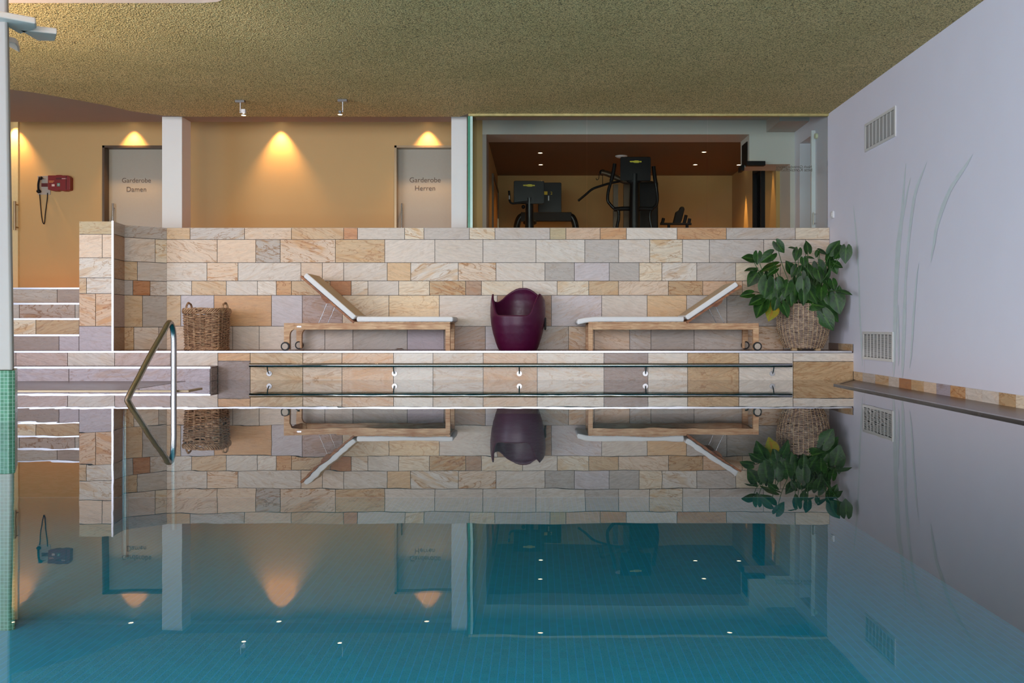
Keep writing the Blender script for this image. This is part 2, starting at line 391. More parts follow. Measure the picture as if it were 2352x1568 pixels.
mb.box(X(383,D2),3.62,D2+.006,D2+.2,UF-.02,WT-.004); mb.box(X(383,D2),3.62,D2+.006,D2+.2,PH-.3,UF-.02)
rows_px(mb, D2, wall_rows)
mb.cur=((.30,.26,.22,0),(3,2,1)); mb.box(X(383,D2),3.62,D2,D2+.2,WT-.004,WT)
wb=struct(mb.build('wall_back', M['stone'], attrs=True), 'low wall of beige and orange sandstone tiles behind the loungers')

# pier and its angled return on the left
mb=MB(); mb.cur=((.035,.03,.027,0),(0,0,0))
xl,xr=X(182,DP),X(260,DP); xb,yb_=-4.99,11.02; xe,ye=X(383,D2),D2
for z0,z1,e in ((PH-.3,WT-.004,.006),):
    mb.prism([(xl,DP+e,z0),(xr-e,DP+e,z0),(xb-e,yb_,z0),(xe,ye+e,z0),(xe,D2+.2,z0),(xl,D2+.2,z0)],(0,0,z1-z0))
rows_px(mb, DP, [(508,538,[182,'K6',258]),(538,592,[182,'P3',235,'P3',258]),(592,638,[182,'w6',258]),(638,674,[182,'T5',199,'W5',258]),
  (674,749,[182,'Q8',220,'Q8',258]),(749,805.2,[182,'V2',258])])
n=Vector((1,-.02,0)).normalized(); zr=[WT,1.688,1.40,1.17,.99,.605,PH]
def along(a,b,rows,flip=1):
    a=Vector((*a,0)); b=Vector((*b,0)); L=(b-a).length; u=(b-a).normalized(); nn=Vector((u.y,-u.x,0))
    for (z1,z0),l in rows:
        for i in range(0,len(l)-2,2): seg(mb,a,u,nn,l[i]*L,z0,l[i+2]*L,z1,l[i+1])
zp=[(zr[i],zr[i+1]) for i in range(6)]
along((xr,DP),(xb,yb_),[(zp[0],[0,'g3',1]),(zp[1],[0,'B4',1]),(zp[2],[0,'B6',1]),(zp[3],[0,'g3',1]),(zp[4],[0,'M2',1]),(zp[5],[0,'B5',1])])
along((xb,yb_),(xe,ye),[(zp[0],[0,'g5',1]),(zp[1],[0,'W3',.72,'C9',1]),(zp[2],[0,'T6',.3,'G2',1]),(zp[3],[0,'g2',.2,'R8',.6,'G5',1]),(zp[4],[0,'T3',.42,'g2',1]),(zp[5],[0,'S7',.22,'W3',.8,'g2',1])])
pier=struct(mb.build('wall_left_pier', M['stone'], attrs=True), 'sandstone tiled pier beside the stairs with angled return')
t=MB().box(xr-.014,xr+.008,DP-.012,DP+.01,PH,WT+.004).build('corner_trim', M['alu'], pier); tag(t,'bright aluminium corner trim')

# ------------------------------------------------------------------ stairs, platform, pool walls
XS=-9.0
mb=MB(); mb.cur=((.035,.03,.027,0),(0,0,0)); e=.006
steps=[(DP,PH,.518,xl+.0),(10.95,.518,.709,xl),(11.25,.709,.899,xl),(11.55,.899,UF,xl)]
for d,z0,z1,xx in steps: mb.box(XS,xx,d+e,12.0,z0-.05,z1-.012)
mb.cur=(lin((110,80,64))+(.3,),(5,5,5))
for d,z0,z1,xx in steps: mb.box(XS,xx,d+e,12.0,z1-.012,z1)
rows_px(mb, DP, [(771,805.2,[-620,'M2',-300,'D2',27,'D2',136,'V2',182])])
rows_px(mb, 10.95, [(733,768,[-620,'G3',-200,'Q3',-60,'C7',83,'A5',182.5])])
rows_px(mb, 11.25, [(698,731,[-620,'N3',-190,'g2',45,'N9',173,'g2',182.5])])
rows_px(mb, 11.55, [(664,696,[-620,'N3',-190,'g4',132,'N3',184.5])])
st=struct(mb.build('stairs', M['stone'], attrs=True), 'tiled stairs with pale metal nosings climbing to the upper floor')
for d,z0,z1,xx in steps:
    MB().box(XS,xx+.006,d-.012,d+.03,z1-.018,z1+.002).build('nosing', M['alu'], st)
# platform with the pool's far wall
mb=MB(); mb.cur=((.035,.03,.027,0),(0,0,0))
mb.box(XS,3.62,D1+e,D2+.1,-1.35,PH-.012)
rows_px(mb, D1, [(810,829,[501,'O4',575]),(829,874,[501,'D4',575]),(874,900,[501,'D4',575]),
 (810,873.5,[575,'T4',696,'P6',786,'Q5',904,'w2',994.6,'W4',1110,'Q4',1234,'w4',1387,'D5',1488,'w3',1579,'A6',1697,'w1',1821]),
 (874,950,[575,'T4',696,'W5',786,'g4',904,'T2',994.6,'Q4',1110,'S4',1234,'w4',1387,'g5',1488,'w3',1579,'A6',1697,'w1',1821]),
 (810,830,[1821,'w2',1962]),(830,900,[1821,'A5',1962]),
 (809,840,[-560,'M2',-200,'M2',37,'M3',156,'G3',264,'M3',392,'W2',501]),(840,880,[-560,'M2',37,'M3',264,'M3',501])])
mb.cur=(lin((104,74,58))+(.6,),(5,5,5)); mb.box(XS,3.62,D1,D2+.1,PH-.012,PH)
pf=struct(mb.build('floor_platform', M['stone_wet'], attrs=True), 'raised brown stone platform along the far side of the pool')
MB().box(XS,X(1238,D1),D1-.013,D1+.03,PH-.018,PH+.002).build('nosing', M['alu'], pf)
MB().box(X(1238,D1)+.002,3.6,D1-.013,D1+.03,PH-.018,PH+.002).build('nosing', M['alu'], pf)
# low step in front of the platform
mb=MB(); mb.cur=((.035,.03,.027,0),(0,0,0)); mb.box(XS,-3.673,10.25+e,D1,-.3,.148)
mb.cur=(lin((104,74,58))+(.6,),(5,5,5)); mb.box(XS,-3.673,10.25,D1,.148,.16)
rows_px(mb, 10.25, [(845,884,[-560,'V3',-200,'V3',30,'V3',159,'V5',320,'V4',483])])
along((-3.673,10.25),(-3.68,D1),[((.148,0),[0,'D4',1])])
ls=struct(mb.build('pool_step', M['stone_wet'], attrs=True), 'low tiled step with metal nosing at the left of the pool')
MB().box(XS,-3.67,10.238,10.28,.14,.163).build('nosing', M['alu'], ls)
# flooded landing and its bronze edge bar
ld=struct(MB().box(XS,-3.95,8.7,D1,-.35,.002).box(-3.95,-3.35,8.7,D1,-.35,-.004).build('floor_landing', M['brown_deck']), 'shallow brown landing just under the water')
mb=MB().box(-8.0,-3.31,8.66,8.70,-.05,.010).box(-3.35,-3.31,8.70,9.02,-.05,.010)
mb.build('edge_bar', M['bronze_lt'], ld, bevel=.003)
# basin
mb=MB(); mb.add([(XS,.8,-1.35),(3.62,.8,-1.35),(3.62,D1,-1.35),(XS,D1,-1.35)],[(0,1,2,3)])
bs=struct(mb.build('floor_pool', M['basin'], fix=False), 'teal mosaic pool floor under the water')
mb=MB().box(XS,3.62,.7,.8,-1.35,.03)
struct(mb.build('wall_pool_near', M['basin_wall']))
MB().box(XS,3.62,-4.2,.7,-.1,.03).build('floor', M['deck_top'])['kind']='structure'
# right ledge
mb=MB(); mb.prism([(3.12,.8,-1.35),(3.62,.8,-1.35),(3.62,10.46,-1.35),(3.12,9.55,-1.35)],(0,0,1.3535))
rl=struct(mb.build('floor_ledge', M['brown_deck']), 'narrow wet brown stone ledge along the right wall')
mb=MB().beam((3.11,.8,0),(3.11,9.55,0),.05,.03).beam((3.11,9.55,0),(3.6,10.44,0),.04,.02)
mb.build('ledge_lip', plain('dark_wet_lip',(.05,.042,.038),.2), rl)
# water
mb=MB(); mb.add([(XS,.8,0),(3.615,.8,0),(3.615,D1,0),(XS,D1,0)],[(0,1,2,3)])
tag(mb.build('pool_water', M['water'], fix=False), 'still blue-green pool water mirroring the room', 'water', kind='stuff')

# baseboards on the right wall
mb=MB(); mb.cur=((.035,.03,.027,0),(0,0,0)); XR=3.62
mb.box(XR-.008,XR,.8,10.5,-.1,.098)
jx=[1963,1984,2013,2044,2068,2096,2125,2154,2186,2221,2259,2298,2337,2380,2430,2490,2560,2640,2740,2860,3010,3200,3450]
cs=['T4','G3','T6','W2','R2','S4','P2','V3','O7','W4','W2','A5','C5','W3','T4','G2','O4','W2','P4','G3','C3','T3']
for i,c in enumerate(cs):
    dA=F*XR/(jx[i]-CX); dB=F*XR/(jx[i+1]-CX)
    seg(mb, Vector((XR-.008,dA,0)), Vector((0,-1,0)), Vector((-1,0,0)), 0, -.05, dA-dB, .103, c)
struct(mb.build('baseboard_right', M['stone'], attrs=True))
mb=MB(); mb.cur=((.035,.03,.027,0),(0,0,0)); mb.box(XR-.008,XR,D1,D2,PH,PH+.08)
for a,b,c in ((D2,10.98,'D3'),(10.98,D1,'T5')): seg(mb, Vector((XR-.008,a,0)), Vector((0,-1,0)), Vector((-1,0,0)), 0, PH, a-b, PH+.083, c)
struct(mb.build('baseboard_platform', M['stone'], attrs=True))

# ------------------------------------------------------------------ walls and ceilings
mb=MB()
mb.box(XR,XR+.2,-4,11.96,-1.35,3.8).box(XR,XR+.2,12.65,13.0,UF,3.8).box(XR,XR+.2,11.96,12.65,3.14,3.8).box(XR,XR+.2,11.96,12.65,-.2,UF)
wr=struct(mb.build('wall_right', M['white_wall']), 'white plastered wall with faint painted reeds')
# the painted reeds lie flat on the wall
RO=[.001]
def reed(mb, pts):
    L=[]; Rr=[]; RO[0]+=.0004; ro=RO[0]
    for px,py,wd in pts:
        d=F*(XR)/(px-CX); z=Z(py,d); 
        d2=F*XR/(px+wd/2-CX); d3=F*XR/(px-wd/2-CX)
        L.append((XR-ro,d3,z)); Rr.append((XR-ro,d2,z))
    k=len(pts); mb.add(L+Rr,[(i,i+1,k+i+1,k+i) for i in range(k-1)])
mb=MB()
reed(mb,[(1960.5,472,1),(1965,520,3),(1969,570,3.5),(1973,640,3),(1975,720,3.5),(1979,790,4),(1981,840,1)])
reed(mb,[(2081,376,1),(2078,410,3),(2075.5,445,5),(2073,485,7),(2069,520,9),(2064,560,11),(2060,620,10),(2057,700,9),(2054.5,780,7),(2054,830,6),(2053,865,1)])
reed(mb,[(2092,408,1),(2086,432,3),(2080,465,4),(2075,500,2)])
reed(mb,[(2129.5,371,1),(2120,395,4),(2108,425,7),(2100,455,7),(2095,490,7),(2090,530,6),(2085,580,6),(2080,650,5),(2078,720,8),(2076,780,8),(2074,840,6),(2073,868,1)])
reed(mb,[(2235,354,1),(2222,375,8),(2212,390,12),(2201,406,14)])
reed(mb,[(2210,397,6),(2192,420,13),(2180,442,10),(2168,470,11),(2158,500,9),(2150,530,7),(2146,560,6),(2141,585,4),(2139,602,1)])
reed(mb,[(2111,605,1),(2107,630,2.5),(2104,660,4),(2101,700,4),(2098,740,5),(2096,780,4),(2093,820,3),(2090,845,1)])
reed(mb,[(2064,700,1),(2063,740,5),(2064,780,5),(2065,820,3),(2064,840,1)])
t=mb.build('painted_reeds', M['reed_paint'], wr, fix=False); tag(t,'pale blue-grey reeds painted on the wall')
# faint seams of the shaft cover under the lower grille
mb=MB(); 
for px in (1986,2050):
    d=F*XR/(px-CX); mb.box(XR-.001,XR,d-.002,d+.002,.11,.25)
mb.build('panel_seam', plain('wall_seam',(.5,.49,.5),.8), wr)

# textured hall ceiling (slab with a curved back outline and a rounded light recess)
ZC=3.262
out=[(XR,-4.0),(XR,11.40),(-.87,11.40),(-1.0,11.56),(-4.38,11.56),(-4.73,11.49),(-5.02,11.25),(-5.16,10.99),(-5.39,10.71),(-5.72,10.35),(-5.92,10.22),(-6.6,10.08),(-7.6,10.0),(XS,9.95),(XS,-4.0)]
hole=[(-7.6,7.81),(-6,7.81),(-4.5,7.81),(-2.86,7.81),(-2.72,7.78),(-2.62,7.70),(-2.55,7.56),(-2.48,7.3),(-2.44,7.0),(-2.42,6.4),(-2.42,4.5),(-2.42,2.4),(-2.5,2.2),(-2.7,2.1),(-5,2.1),(-7.4,2.1),(-7.55,2.2),(-7.6,2.4),(-7.6,5)]
bm=bmesh.new()
kh=len(hole)
def offs(t):
    o=[]
    for i,(x,y) in enumerate(hole):
        a_=Vector(hole[i-1]); b_=Vector((x,y)); c_=Vector(hole[(i+1)%kh]); d_=((b_-a_).normalized()+(c_-b_).normalized()).normalized()
        o.append((x-d_.y*t, y+d_.x*t))
    return o
ov=[bm.verts.new((x,y,ZC)) for x,y in out]; SS=[0,.12,.25,.4,.6,.85,1.15,1.35]; RISE=.118
rings=[[bm.verts.new((x,y,ZC+RISE*(1-t/1.35)**2)) for x,y in offs(t)] for t in SS]
hv=rings[-1]
ed=[bm.edges.new((ov[i],ov[(i+1)%len(ov)])) for i in range(len(ov))]+[bm.edges.new((hv[i],hv[(i+1)%kh])) for i in range(kh)]
bmesh.ops.triangle_fill(bm, use_beauty=True, edges=ed)
for A_,B_ in zip(rings,rings[1:]):
    for i in range(kh): bm.faces.new((A_[i],A_[(i+1)%kh],B_[(i+1)%kh],B_[i])).smooth=True
oe=[e_ for e_ in bm.edges if len(e_.link_faces)==1 and all(v in set(ov) for v in e_.verts)]
ext=bmesh.ops.extrude_edge_only(bm, edges=oe)
for g in ext['geom']:
    if isinstance(g,bmesh.types.BMVert): g.co.z+=.055
bmesh.ops.recalc_face_normals(bm, faces=bm.faces)
me=bpy.data.meshes.new('ceiling'); bm.to_mesh(me); bm.free(); me.materials.append(M['plaster'])
ce=bpy.data.objects.new('ceiling', me); COL.objects.link(ce); struct(ce,'coarse olive-brown sprayed plaster ceiling')
mb=MB(); ZH=ZC+RISE; hole=[(-5.0+(x+5.0)*.9975,4.9+(y-4.9)*.9975) for x,y in hole]
mb.box(XS,XR,-4,12.1,3.52,3.7)
k=len(hole); 
mb.add([(x,y,ZH-.007) for x,y in hole]+[(x,y,3.52) for x,y in hole],[(i,(i+1)%k,k+(i+1)%k,k+i) for i in range(k)])
mb.build('ceiling_recess', plain('recess_paint',(.42,.34,.28),.8,var=.03))['kind']='structure'
# smooth soffit at the back, raised corridor ceiling behind it
mb=MB().box(XS,-.87,9.9,12.1,3.317,3.5)
struct(mb.build('ceiling_soffit', M['smooth_ceiling']), 'smooth grey-brown soffit over the stairs')
mb=MB().box(XS,XR,11.42,17.0,3.52,3.7).box(3.22,XR,12.2,DB,3.35,3.52)
struct(mb.build('ceiling_corridor', plain('white_corridor_ceiling',(.50,.46,.42),.8)), None)
struct(MB().box(-.87,XR,11.39,11.46,3.235,3.27).build('trim_1', M['gold_trim']), 'weathered golden strip over the gym glazing')
MB().box(-.87,XR,11.40,11.46,3.27,3.52).build('trim_2', M['column_paint'])['kind']='structure'

# beige corridor wall with two door openings, then the white gym front
def hx(px): return X(px,DB)
dz=Z(334,DB)
dam=(hx(235),hx(235)+1.0); her=(hx(906),hx(906)+.98)
wt=.18
mb=MB()
xs=[XS,dam[0],dam[1],her[0],her[1],-.786]
mb.box(xs[0],xs[1],DB,DB+wt,UF,3.52).box(xs[2],xs[3],DB,DB+wt,UF,3.52).box(xs[4],xs[5],DB,DB+wt,UF,3.52)
mb.box(xs[1],xs[2],DB,DB+wt,dz,3.52).box(xs[3],xs[4],DB,DB+wt,dz,3.52)
mb.build('wall_corridor', M['beige_wall'])['kind']='structure'
XO=X(1721,DB); 
mb=MB()   # L-shaped white front of the gym, .55 thick
mb.box(-.786,XO,DB,DB+.55,3.32,3.52).box(XO,3.556,DB,DB+.55,2.9,3.52).box(3.556,XR,DB,DB+.55,UF,3.52)
mb.build('wall_gym_front', plain('warm_grey_wall_paint', (.62,.60,.55), .7, var=.02))['kind']='structure'
mb=MB().box(-.80,-.73,DB+.002,DB+.55,UF,3.32)
mb.build('wall_gym_jamb', M['reveal'])['kind']='structure'
mb=MB().box(-1.0,3.55,16.5,16.7,UF,3.6).box(-.93,-.73,DB+.55,16.5,UF,3.6)
mb.box(3.5,3.7,13.45,14.16,UF,3.6).box(3.5,3.7,14.62,16.5,UF,3.6).box(3.5,3.7,14.16,14.62,3.04,3.6)
mb.build('wall_gym', M['gym_wall'])['kind']='structure'
MB().box(-1.0,3.7,DB+.55,16.7,3.33,3.5).build('ceiling_gym', M['gym_ceiling'])['kind']='structure'
MB().box(XS,4.0,D2+.2,17.0,UF-.25,UF).build('floor_corridor', M['corridor_floor'])['kind']='structure'
mb=MB()
for a,b in ((14.10,14.16),(14.62,14.68)): mb.box(3.44,3.7,a,b,UF,3.1)
mb.box(3.44,3.7,14.1,14.68,3.04,3.1)
d4=struct(mb.build('door_4', M['black']), 'black framed doorway in the gym side wall')
MB().box(3.60,3.62,14.16,14.62,UF,3.04).build('door_leaf', M['gym_wall'], d4)
# dark block ledge on the opening corner
MB().box(X(1713,12.85),X(1756,12.85),12.8,12.895,Z(381,12.85),Z(371,12.85)).build('trim_3', M['black'])['kind']='structure'
o=MB().box(X(1699,13.3),X(1706,13.3),13.2,13.4,Z(394,13.3),Z(382,13.3)).build('trim_4', M['black']); o['kind']='structure'
# opening frame (glazed slit) in the reveal
o=MB().box(XO-.012,XO+.0,13.0,13.32,2.93,3.24).build('trim_5', M['black']); o['kind']='structure'
gd=struct(MB().box(-.731,-.70,14.40,14.46,UF,3.02).box(-.731,-.70,16.2,16.26,UF,3.02).box(-.731,-.70,14.46,16.2,2.97,3.02).build('door_6', M['bronze']), 'warm wooden door in the left side wall of the gym')
MB().box(-.731,-.715,14.46,16.2,UF,2.97).build('door_leaf', plain('orange_wood_door',(.50,.25,.07),.5), gd)
MB().box(-.73,-.69,16.05,16.15,2.3,2.5).build('hinge', M['bronze_lt'], gd)
# gym floor is the corridor floor; side room door in the right wall
mb=MB().box(XR-.05,XR+.02,11.94,11.985,UF,3.17)
d5=struct(mb.build('door_5', M['white_plastic']), 'white framed side doorway at the right end of the corridor')
MB().box(XR+.18,XR+.2,11.9,12.7,UF,3.14).build('door_leaf', plain('olive_grey_door',(.52,.49,.38),.6), d5)
mb=MB().tube([(XR-.05,11.86,1.93),(XR-.05,11.86,2.09)],.009,8).cyl((XR-.05,11.86,1.95),(XR,11.86,1.95),.006).cyl((XR-.05,11.86,2.07),(XR,11.86,2.07),.006)
mb.build('door_handle', M['chrome'], d5)
mb=MB().cyl((XR-.03,11.86,3.08),(XR,11.86,3.08),.035); mb.build('door_stop', plain('cream_knob',(.7,.68,.45),.4), d5)
# outer shell behind the camera with the window walls that give the daylight
mb=MB().box(XS-.2,XS,-4,17,-1.35,.45).box(XS-.2,XS,-4,17,3.1,3.7).box(XS-.2,XS,6.2,17,.45,3.1).box(XS-.2,XS,-4,-3.2,.45,3.1)
mb.build('wall_left', M['white_wall'])['kind']='structure'
mb=MB().box(XS,XR,-4.2,-4,-.1,.45).box(XS,XR,-4.2,-4,3.1,3.7).box(XS,-6.5,-4.2,-4,.45,3.1).box(3.3,XR,-4.2,-4,.45,3.1)
mb.build('wall_rear', M['white_wall'])['kind']='structure'
for i,(a,b) in enumerate(((-6.5,-3.25),(-3.25,0),(0,3.3))):
    mb=MB().box(a,a+.05,-4.15,-4.05,.45,3.1).box(b-.05,b,-4.15,-4.05,.45,3.1).box(a,b,-4.15,-4.05,.45,.5).box(a,b,-4.15,-4.05,3.05,3.1)
    mb.build('window_%d'%(i+4), M['bronze'])['kind']='structure'

# columns on the parapet
for a,b,lab in ((372,418,'white square column beside the Garderobe Damen door'),(1036.5,1072.5,'white square column between the Garderobe Herren door and the gym glazing')):
    x0,x1=X(a,11.8),X(b,11.8)
    struct(MB().box(x0,x1,11.8,12.1,UF,3.32).build('column', M['column_paint'], bevel=.004), lab)

# ------------------------------------------------------------------ doors
def garderobe(idx, rng, px_c, word, y1, y2, w1, w2, frame, lab, handle_px, thin):
    x0,x1=rng
    fr=MB().box(x0,x0+thin,DB-.004,DB+wt,UF,dz).box(x1-.03,x1,DB-.004,DB+wt,UF,dz).box(x0,x1,DB-.004,DB+wt,dz-.03,dz)
    d=struct(fr.build('door_%d'%idx, frame), lab)
    yy=DB+wt-.04
    MB().box(x0+thin,x1-.03,yy,yy+.012,UF,dz-.03).build('door_leaf', M['frosted'], d)
    text('lettering','Garderobe',w1*yy/F,(X(px_c,yy),yy-.002,Z(y1,yy)),M['letter'],d)
    text('lettering',word,w2*yy/F,(X(px_c,yy),yy-.002,Z(y2,yy)),M['letter'],d)
    hxx=X(handle_px,yy); mb=MB().tube([(hxx,yy-.05,1.65),(hxx,yy-.05,Z(468,yy))],.011,10).cyl((hxx,yy-.05,Z(478,yy)),(hxx,yy,Z(478,yy)),.008).cyl((hxx,yy-.05,1.75),(hxx,yy,1.75),.008)
    t=mb.build('door_handle', M['steel'], d); 
    hw=x1-.03; MB().box(hw-.14,hw-.03,yy-.012,yy,Z(390,yy),Z(371,yy)).build('hinge', M['bronze_lt'], d)
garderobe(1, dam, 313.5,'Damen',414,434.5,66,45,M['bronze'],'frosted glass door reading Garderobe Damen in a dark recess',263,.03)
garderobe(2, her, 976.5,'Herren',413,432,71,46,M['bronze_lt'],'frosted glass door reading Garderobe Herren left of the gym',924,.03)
# frosted door at the far left
mb=MB().box(-8.4,X(44,DB),DB-.03,DB,UF,3.5)
d3=struct(mb.build('door_3', plain('yellowish_satin_glass',(.72,.62,.34),.3)), 'tall satin glass door at the far left of the corridor')
hx0=X(34,DB-.1); mb=MB().tube([(hx0,DB-.1,Z(530,DB)),(hx0,DB-.1,Z(464,DB))],.016,10)
mb.cyl((hx0,DB-.1,Z(523,DB)),(hx0,DB-.02,Z(523,DB)),.01).cyl((hx0,DB-.1,Z(471,DB)),(hx0,DB-.02,Z(471,DB)),.01).tube([(hx0-.09,DB-.06,Z(526,DB)),(hx0-.09,DB-.06,Z(462,DB))],.012,8)
mb.build('door_handle', M['bronze_lt'], d3)

# ------------------------------------------------------------------ gym glazing
gz0,gz1,GD=WT,3.235,11.42
pn=[(1086,1347.3),(1348.7,1624.3),(1625.7,1904)]
for i,(a,b) in enumerate(pn):
    g=struct(MB().box(X(a,GD),min(X(b,GD),3.615),GD,GD+.01,gz0,gz1).build('window_%d'%(i+1), M['glass']), None)
    if i==2:
        text('lettering','Nach Gerätebenutzung',82*GD/F,(X(1824,GD),GD+.013,Z(383.5,GD)),M['letter'],g,mirror=True,ext=.0005)
        text('lettering','bitte Kontaktflächen',84*GD/F,(X(1824,GD),GD+.013,Z(389.5,GD)),M['letter'],g,mirror=True,ext=.0005)
xg=X(1074.5,GD)
g=struct(MB().box(xg,xg+.03,GD,GD+.012,gz0,gz1).build('trim_6', M['glass_edge']), 'green edge of the gym glazing')
MB().box(xg+.03,xg+.06,GD,GD+.012,gz0,gz1).build('pane_edge', M['glass_edge_pale'], g)
struct(MB().box(-.875,-.863,GD+.012,DB,UF,3.5).build('window_7', M['glass']), None)

# ------------------------------------------------------------------ corridor and gym lamps
def spot(parent, loc, rot, energy, size, blend, col, rad=.02):
    l=bpy.data.lights.new('lamp','SPOT'); l.energy=energy; l.spot_size=R(size); l.spot_blend=blend; l.color=col; l.shadow_soft_size=rad
    o=bpy.data.objects.new('lamp_light', l); COL.objects.link(o); o.parent=parent; o.location=loc; o.rotation_euler=rot
WARM=(1,.52,.18)
def downlight(x,y,z,label,group,energy,size,blend,rot=(0,0,0),col=WARM,r=.035):
    e_=empty('ceiling_downlight',(x,y,z),label,'lamp',group)
    MB().lathe([(r,0),(r+.014,0),(r+.014,-.004),(r,-.004),(r,0)],n=20).build('trim_ring', M['chrome'], e_)
    MB().lathe([(0.0,-.001),(r,-.001)],n=20).build('bulb', M['lamp_small'], e_)
    spot(e_,(0,0,-.03),rot,energy,size,blend,col)
    return e_
for px,en,lab in ((30,120,'recessed ceiling lamp over the satin glass door at the far left'),(301,120,'recessed ceiling lamp over the Garderobe Damen door'),(641,140,'recessed ceiling lamp above the blank beige wall'),(981,120,'recessed ceiling lamp over the Garderobe Herren door')):
    downlight(X(px,DB-.1),DB-.11,3.52,lab,'downlights washing the corridor wall',en,78,.8)
    
for px,py,lab in ((1241,351,'nearer of the two left recessed lamps in the gym ceiling'),(1242,378,'farther of the two left recessed lamps in the gym ceiling'),(1617,349,'nearer of the two right recessed lamps in the gym ceiling'),(1597,378,'farther of the two right recessed lamps in the gym ceiling')):
    d=F*2.71/(CY-py); downlight(X(px,d),d,3.33,lab,'recessed lamps in the gym ceiling',24,125,.6)
# lamps grazing the gym side walls and washing the gym front
downlight(3.38,15.4,3.33,'recessed lamp grazing the far gym side wall',None,260,26,.4)
downlight(3.40,13.62,3.33,'recessed lamp grazing the near gym side wall',None,90,26,.4)
downlight(X(1241,DB-.55),DB-.55,3.52,'recessed corridor lamp washing the white gym front on the left','lamps washing the gym front',14,120,.8)
downlight(X(1675,DB-.55),DB-.55,3.52,'recessed corridor lamp washing the white gym front on the right','lamps washing the gym front',14,120,.8)
# two stem spotlights on the hall ceiling
def stem_spot(px,d,bx,lab,flip):
    x=X(px,d); e_=empty('ceiling_spotlight',(x,d,ZC),lab,'lamp','stem spotlights under the plaster ceiling')
    MB().box(-.055,.055,-.03,.03,-.028,0).build('mounting_plate', M['grey_metal'], e_, bevel=.003)
    MB().cyl((0,0,-.028),(0,0,-.135),.006,8).build('stem', M['white_plastic'], e_)
    MB().sphere((0,0,-.14),.011).build('joint', M['chrome'], e_)
    s=-1 if flip else 1
    if not flip: MB().box(.015,.062,-.022,.022,-.15,-.105).build('lamp_box', M['white_plastic'], e_, bevel=.003)
    else: MB().box(-.045,-.015,-.02,.02,-.155,-.13).build('lamp_box', M['grey_metal'], e_, bevel=.003)
    c=(.038*s if not flip else -.03,0,-.165)
    MB().lathe([(.010,.012),(.016,.004),(.028,-.012)],c,16).build('reflector', M['chrome'], e_)
    MB().lathe([(0,-.014),(.012,-.013),(.026,-.011)],c,16).build('bulb', M['bulb'], e_)
    spot(e_,(c[0],0,c[2]-.02),(0,0,0),12,110,.8,(1,.7,.42))
stem_spot(552,10.72,560,'left ceiling spotlight on a thin stem with a pale box',False)
stem_spot(787,10.68,782,'right ceiling spotlight on a thin stem without a pale box',True)
# smoke detector
d=14.6; MB().lathe([(0,-.03),(.06,-.028),(.09,-.012),(.1,0)],(X(1427,d),d,3.33),24)
o=MB().lathe([(0,-.03),(.06,-.028),(.09,-.012),(.1,0)],(0,0,0),24).build('smoke_detector', M['white_plastic']); o.location=(X(1427,d),d,3.33)
tag(o,'round white ceiling disc above the elliptical trainer in the gym','smoke detector')

# ------------------------------------------------------------------ foreground column with blades
xc=X(27,5.92)
top=X(11,5.92)
def colplan(xr_, y0, g=0): return [(xr_-.35-g,y0-g),(xr_-.01,y0-g),(xr_+g,y0+.012),(xr_-.155+g,y0+.30+g),(xr_-.24,y0+.34+g),(xr_-.35-g,y0+.34+g)]
mb=MB(); A=[(*p,.333) for p in colplan(xc,5.92)]; B=[(*p,ZC) for p in colplan(top,5.92)]
mb.add(A+B,[(5,4,3,2,1,0),(6,7,8,9,10,11)]+[(i,(i+1)%6,6+(i+1)%6,6+i) for i in range(6)])
col=struct(mb.build('column', M['dimmed_column'], bevel=.006), 'white foreground column at the left edge with a green mosaic foot')
MB().prism([(*p,-1.35) for p in colplan(xc,5.92,.014)],(0,0,1.681)).build('mosaic_foot', M['mosaic_xz'], col, bevel=.004)
def blade(near0, near1, far1, far0, zt, lab):
    e_=.042
    pts=[(*near0,zt-e_),(*near1,zt-e_),(*far1,zt-e_),(*far0,zt-e_)]
    o=MB().prism(pts,(0,0,e_)).build('blade', M['blade_paint'], col, bevel=.009)
blade((-3.50,5.78),(X(86,5.98),5.96),(X(84,6.06),6.06),(-3.50,6.18),2.63,'')
blade((-3.46,6.08),(X(131,6.17),6.17),(X(126,6.33),6.33),(-3.46,6.32),2.63,'')
blade((-3.74,6.29),(X(40,6.40),6.38),(X(38,6.42),6.44),(-3.74,6.60),2.63,'')
area('recess_fill_light', (-5.0,4.9,3.51), (0,0,0), 4.4, 4.6, 16, (1,.82,.66))  # fill light added inside the recess so its sides don't go black
area('offscreen_warm_fill', (-5.2,6.6,2.2), (R(150),0,0), 1.0,1.0, 75, (1,.66,.34))  # unseen warm fill added left of the view to brighten the ceiling

# ------------------------------------------------------------------ grilles and switch on the right wall
def grille(px0,px1,z0,z1,lab,loc_group='square slotted air grilles on the right wall'):
    y1=F*XR/(px0-CX); y0=F*XR/(px1-CX); e_=empty('air_grille',(XR,(y0+y1)/2,z0),lab,'air grille',loc_group)
    L=(y1-y0)/2; H=z1-z0; b=.03
    mb=MB().box(-.012,0,-L,-L+b,0,H).box(-.012,0,L-b,L,0,H).box(-.012,0,-L+b,L-b,0,b).box(-.012,0,-L+b,L-b,H-b,H)
    mb.build('grille_frame', M['vent_frame'], e_)
    MB().box(-.003,-.0005,-L+b,L-b,b,H-b).build('duct', M['vent_dark'], e_)
    mb=MB(); n=24
    for i in range(1,n): 
        z=b+(H-2*b)*i/n; mb.box(-.010,-.004,-L+b,L-b,z-.0028,z+.0028)
    for i in range(1,8):
        y=-L+b+(2*L-2*b)*i/8; mb.box(-.011,-.003,y-.0045,y+.0045,b,H-b)
    mb.build('grid', M['vent_frame'], e_)
grille(1988,2058.5,2.536,2.845,'upper slotted air grille high on the white right wall')
grille(1983.5,2052.5,.25,.557,'lower slotted air grille just above the right baseboard')
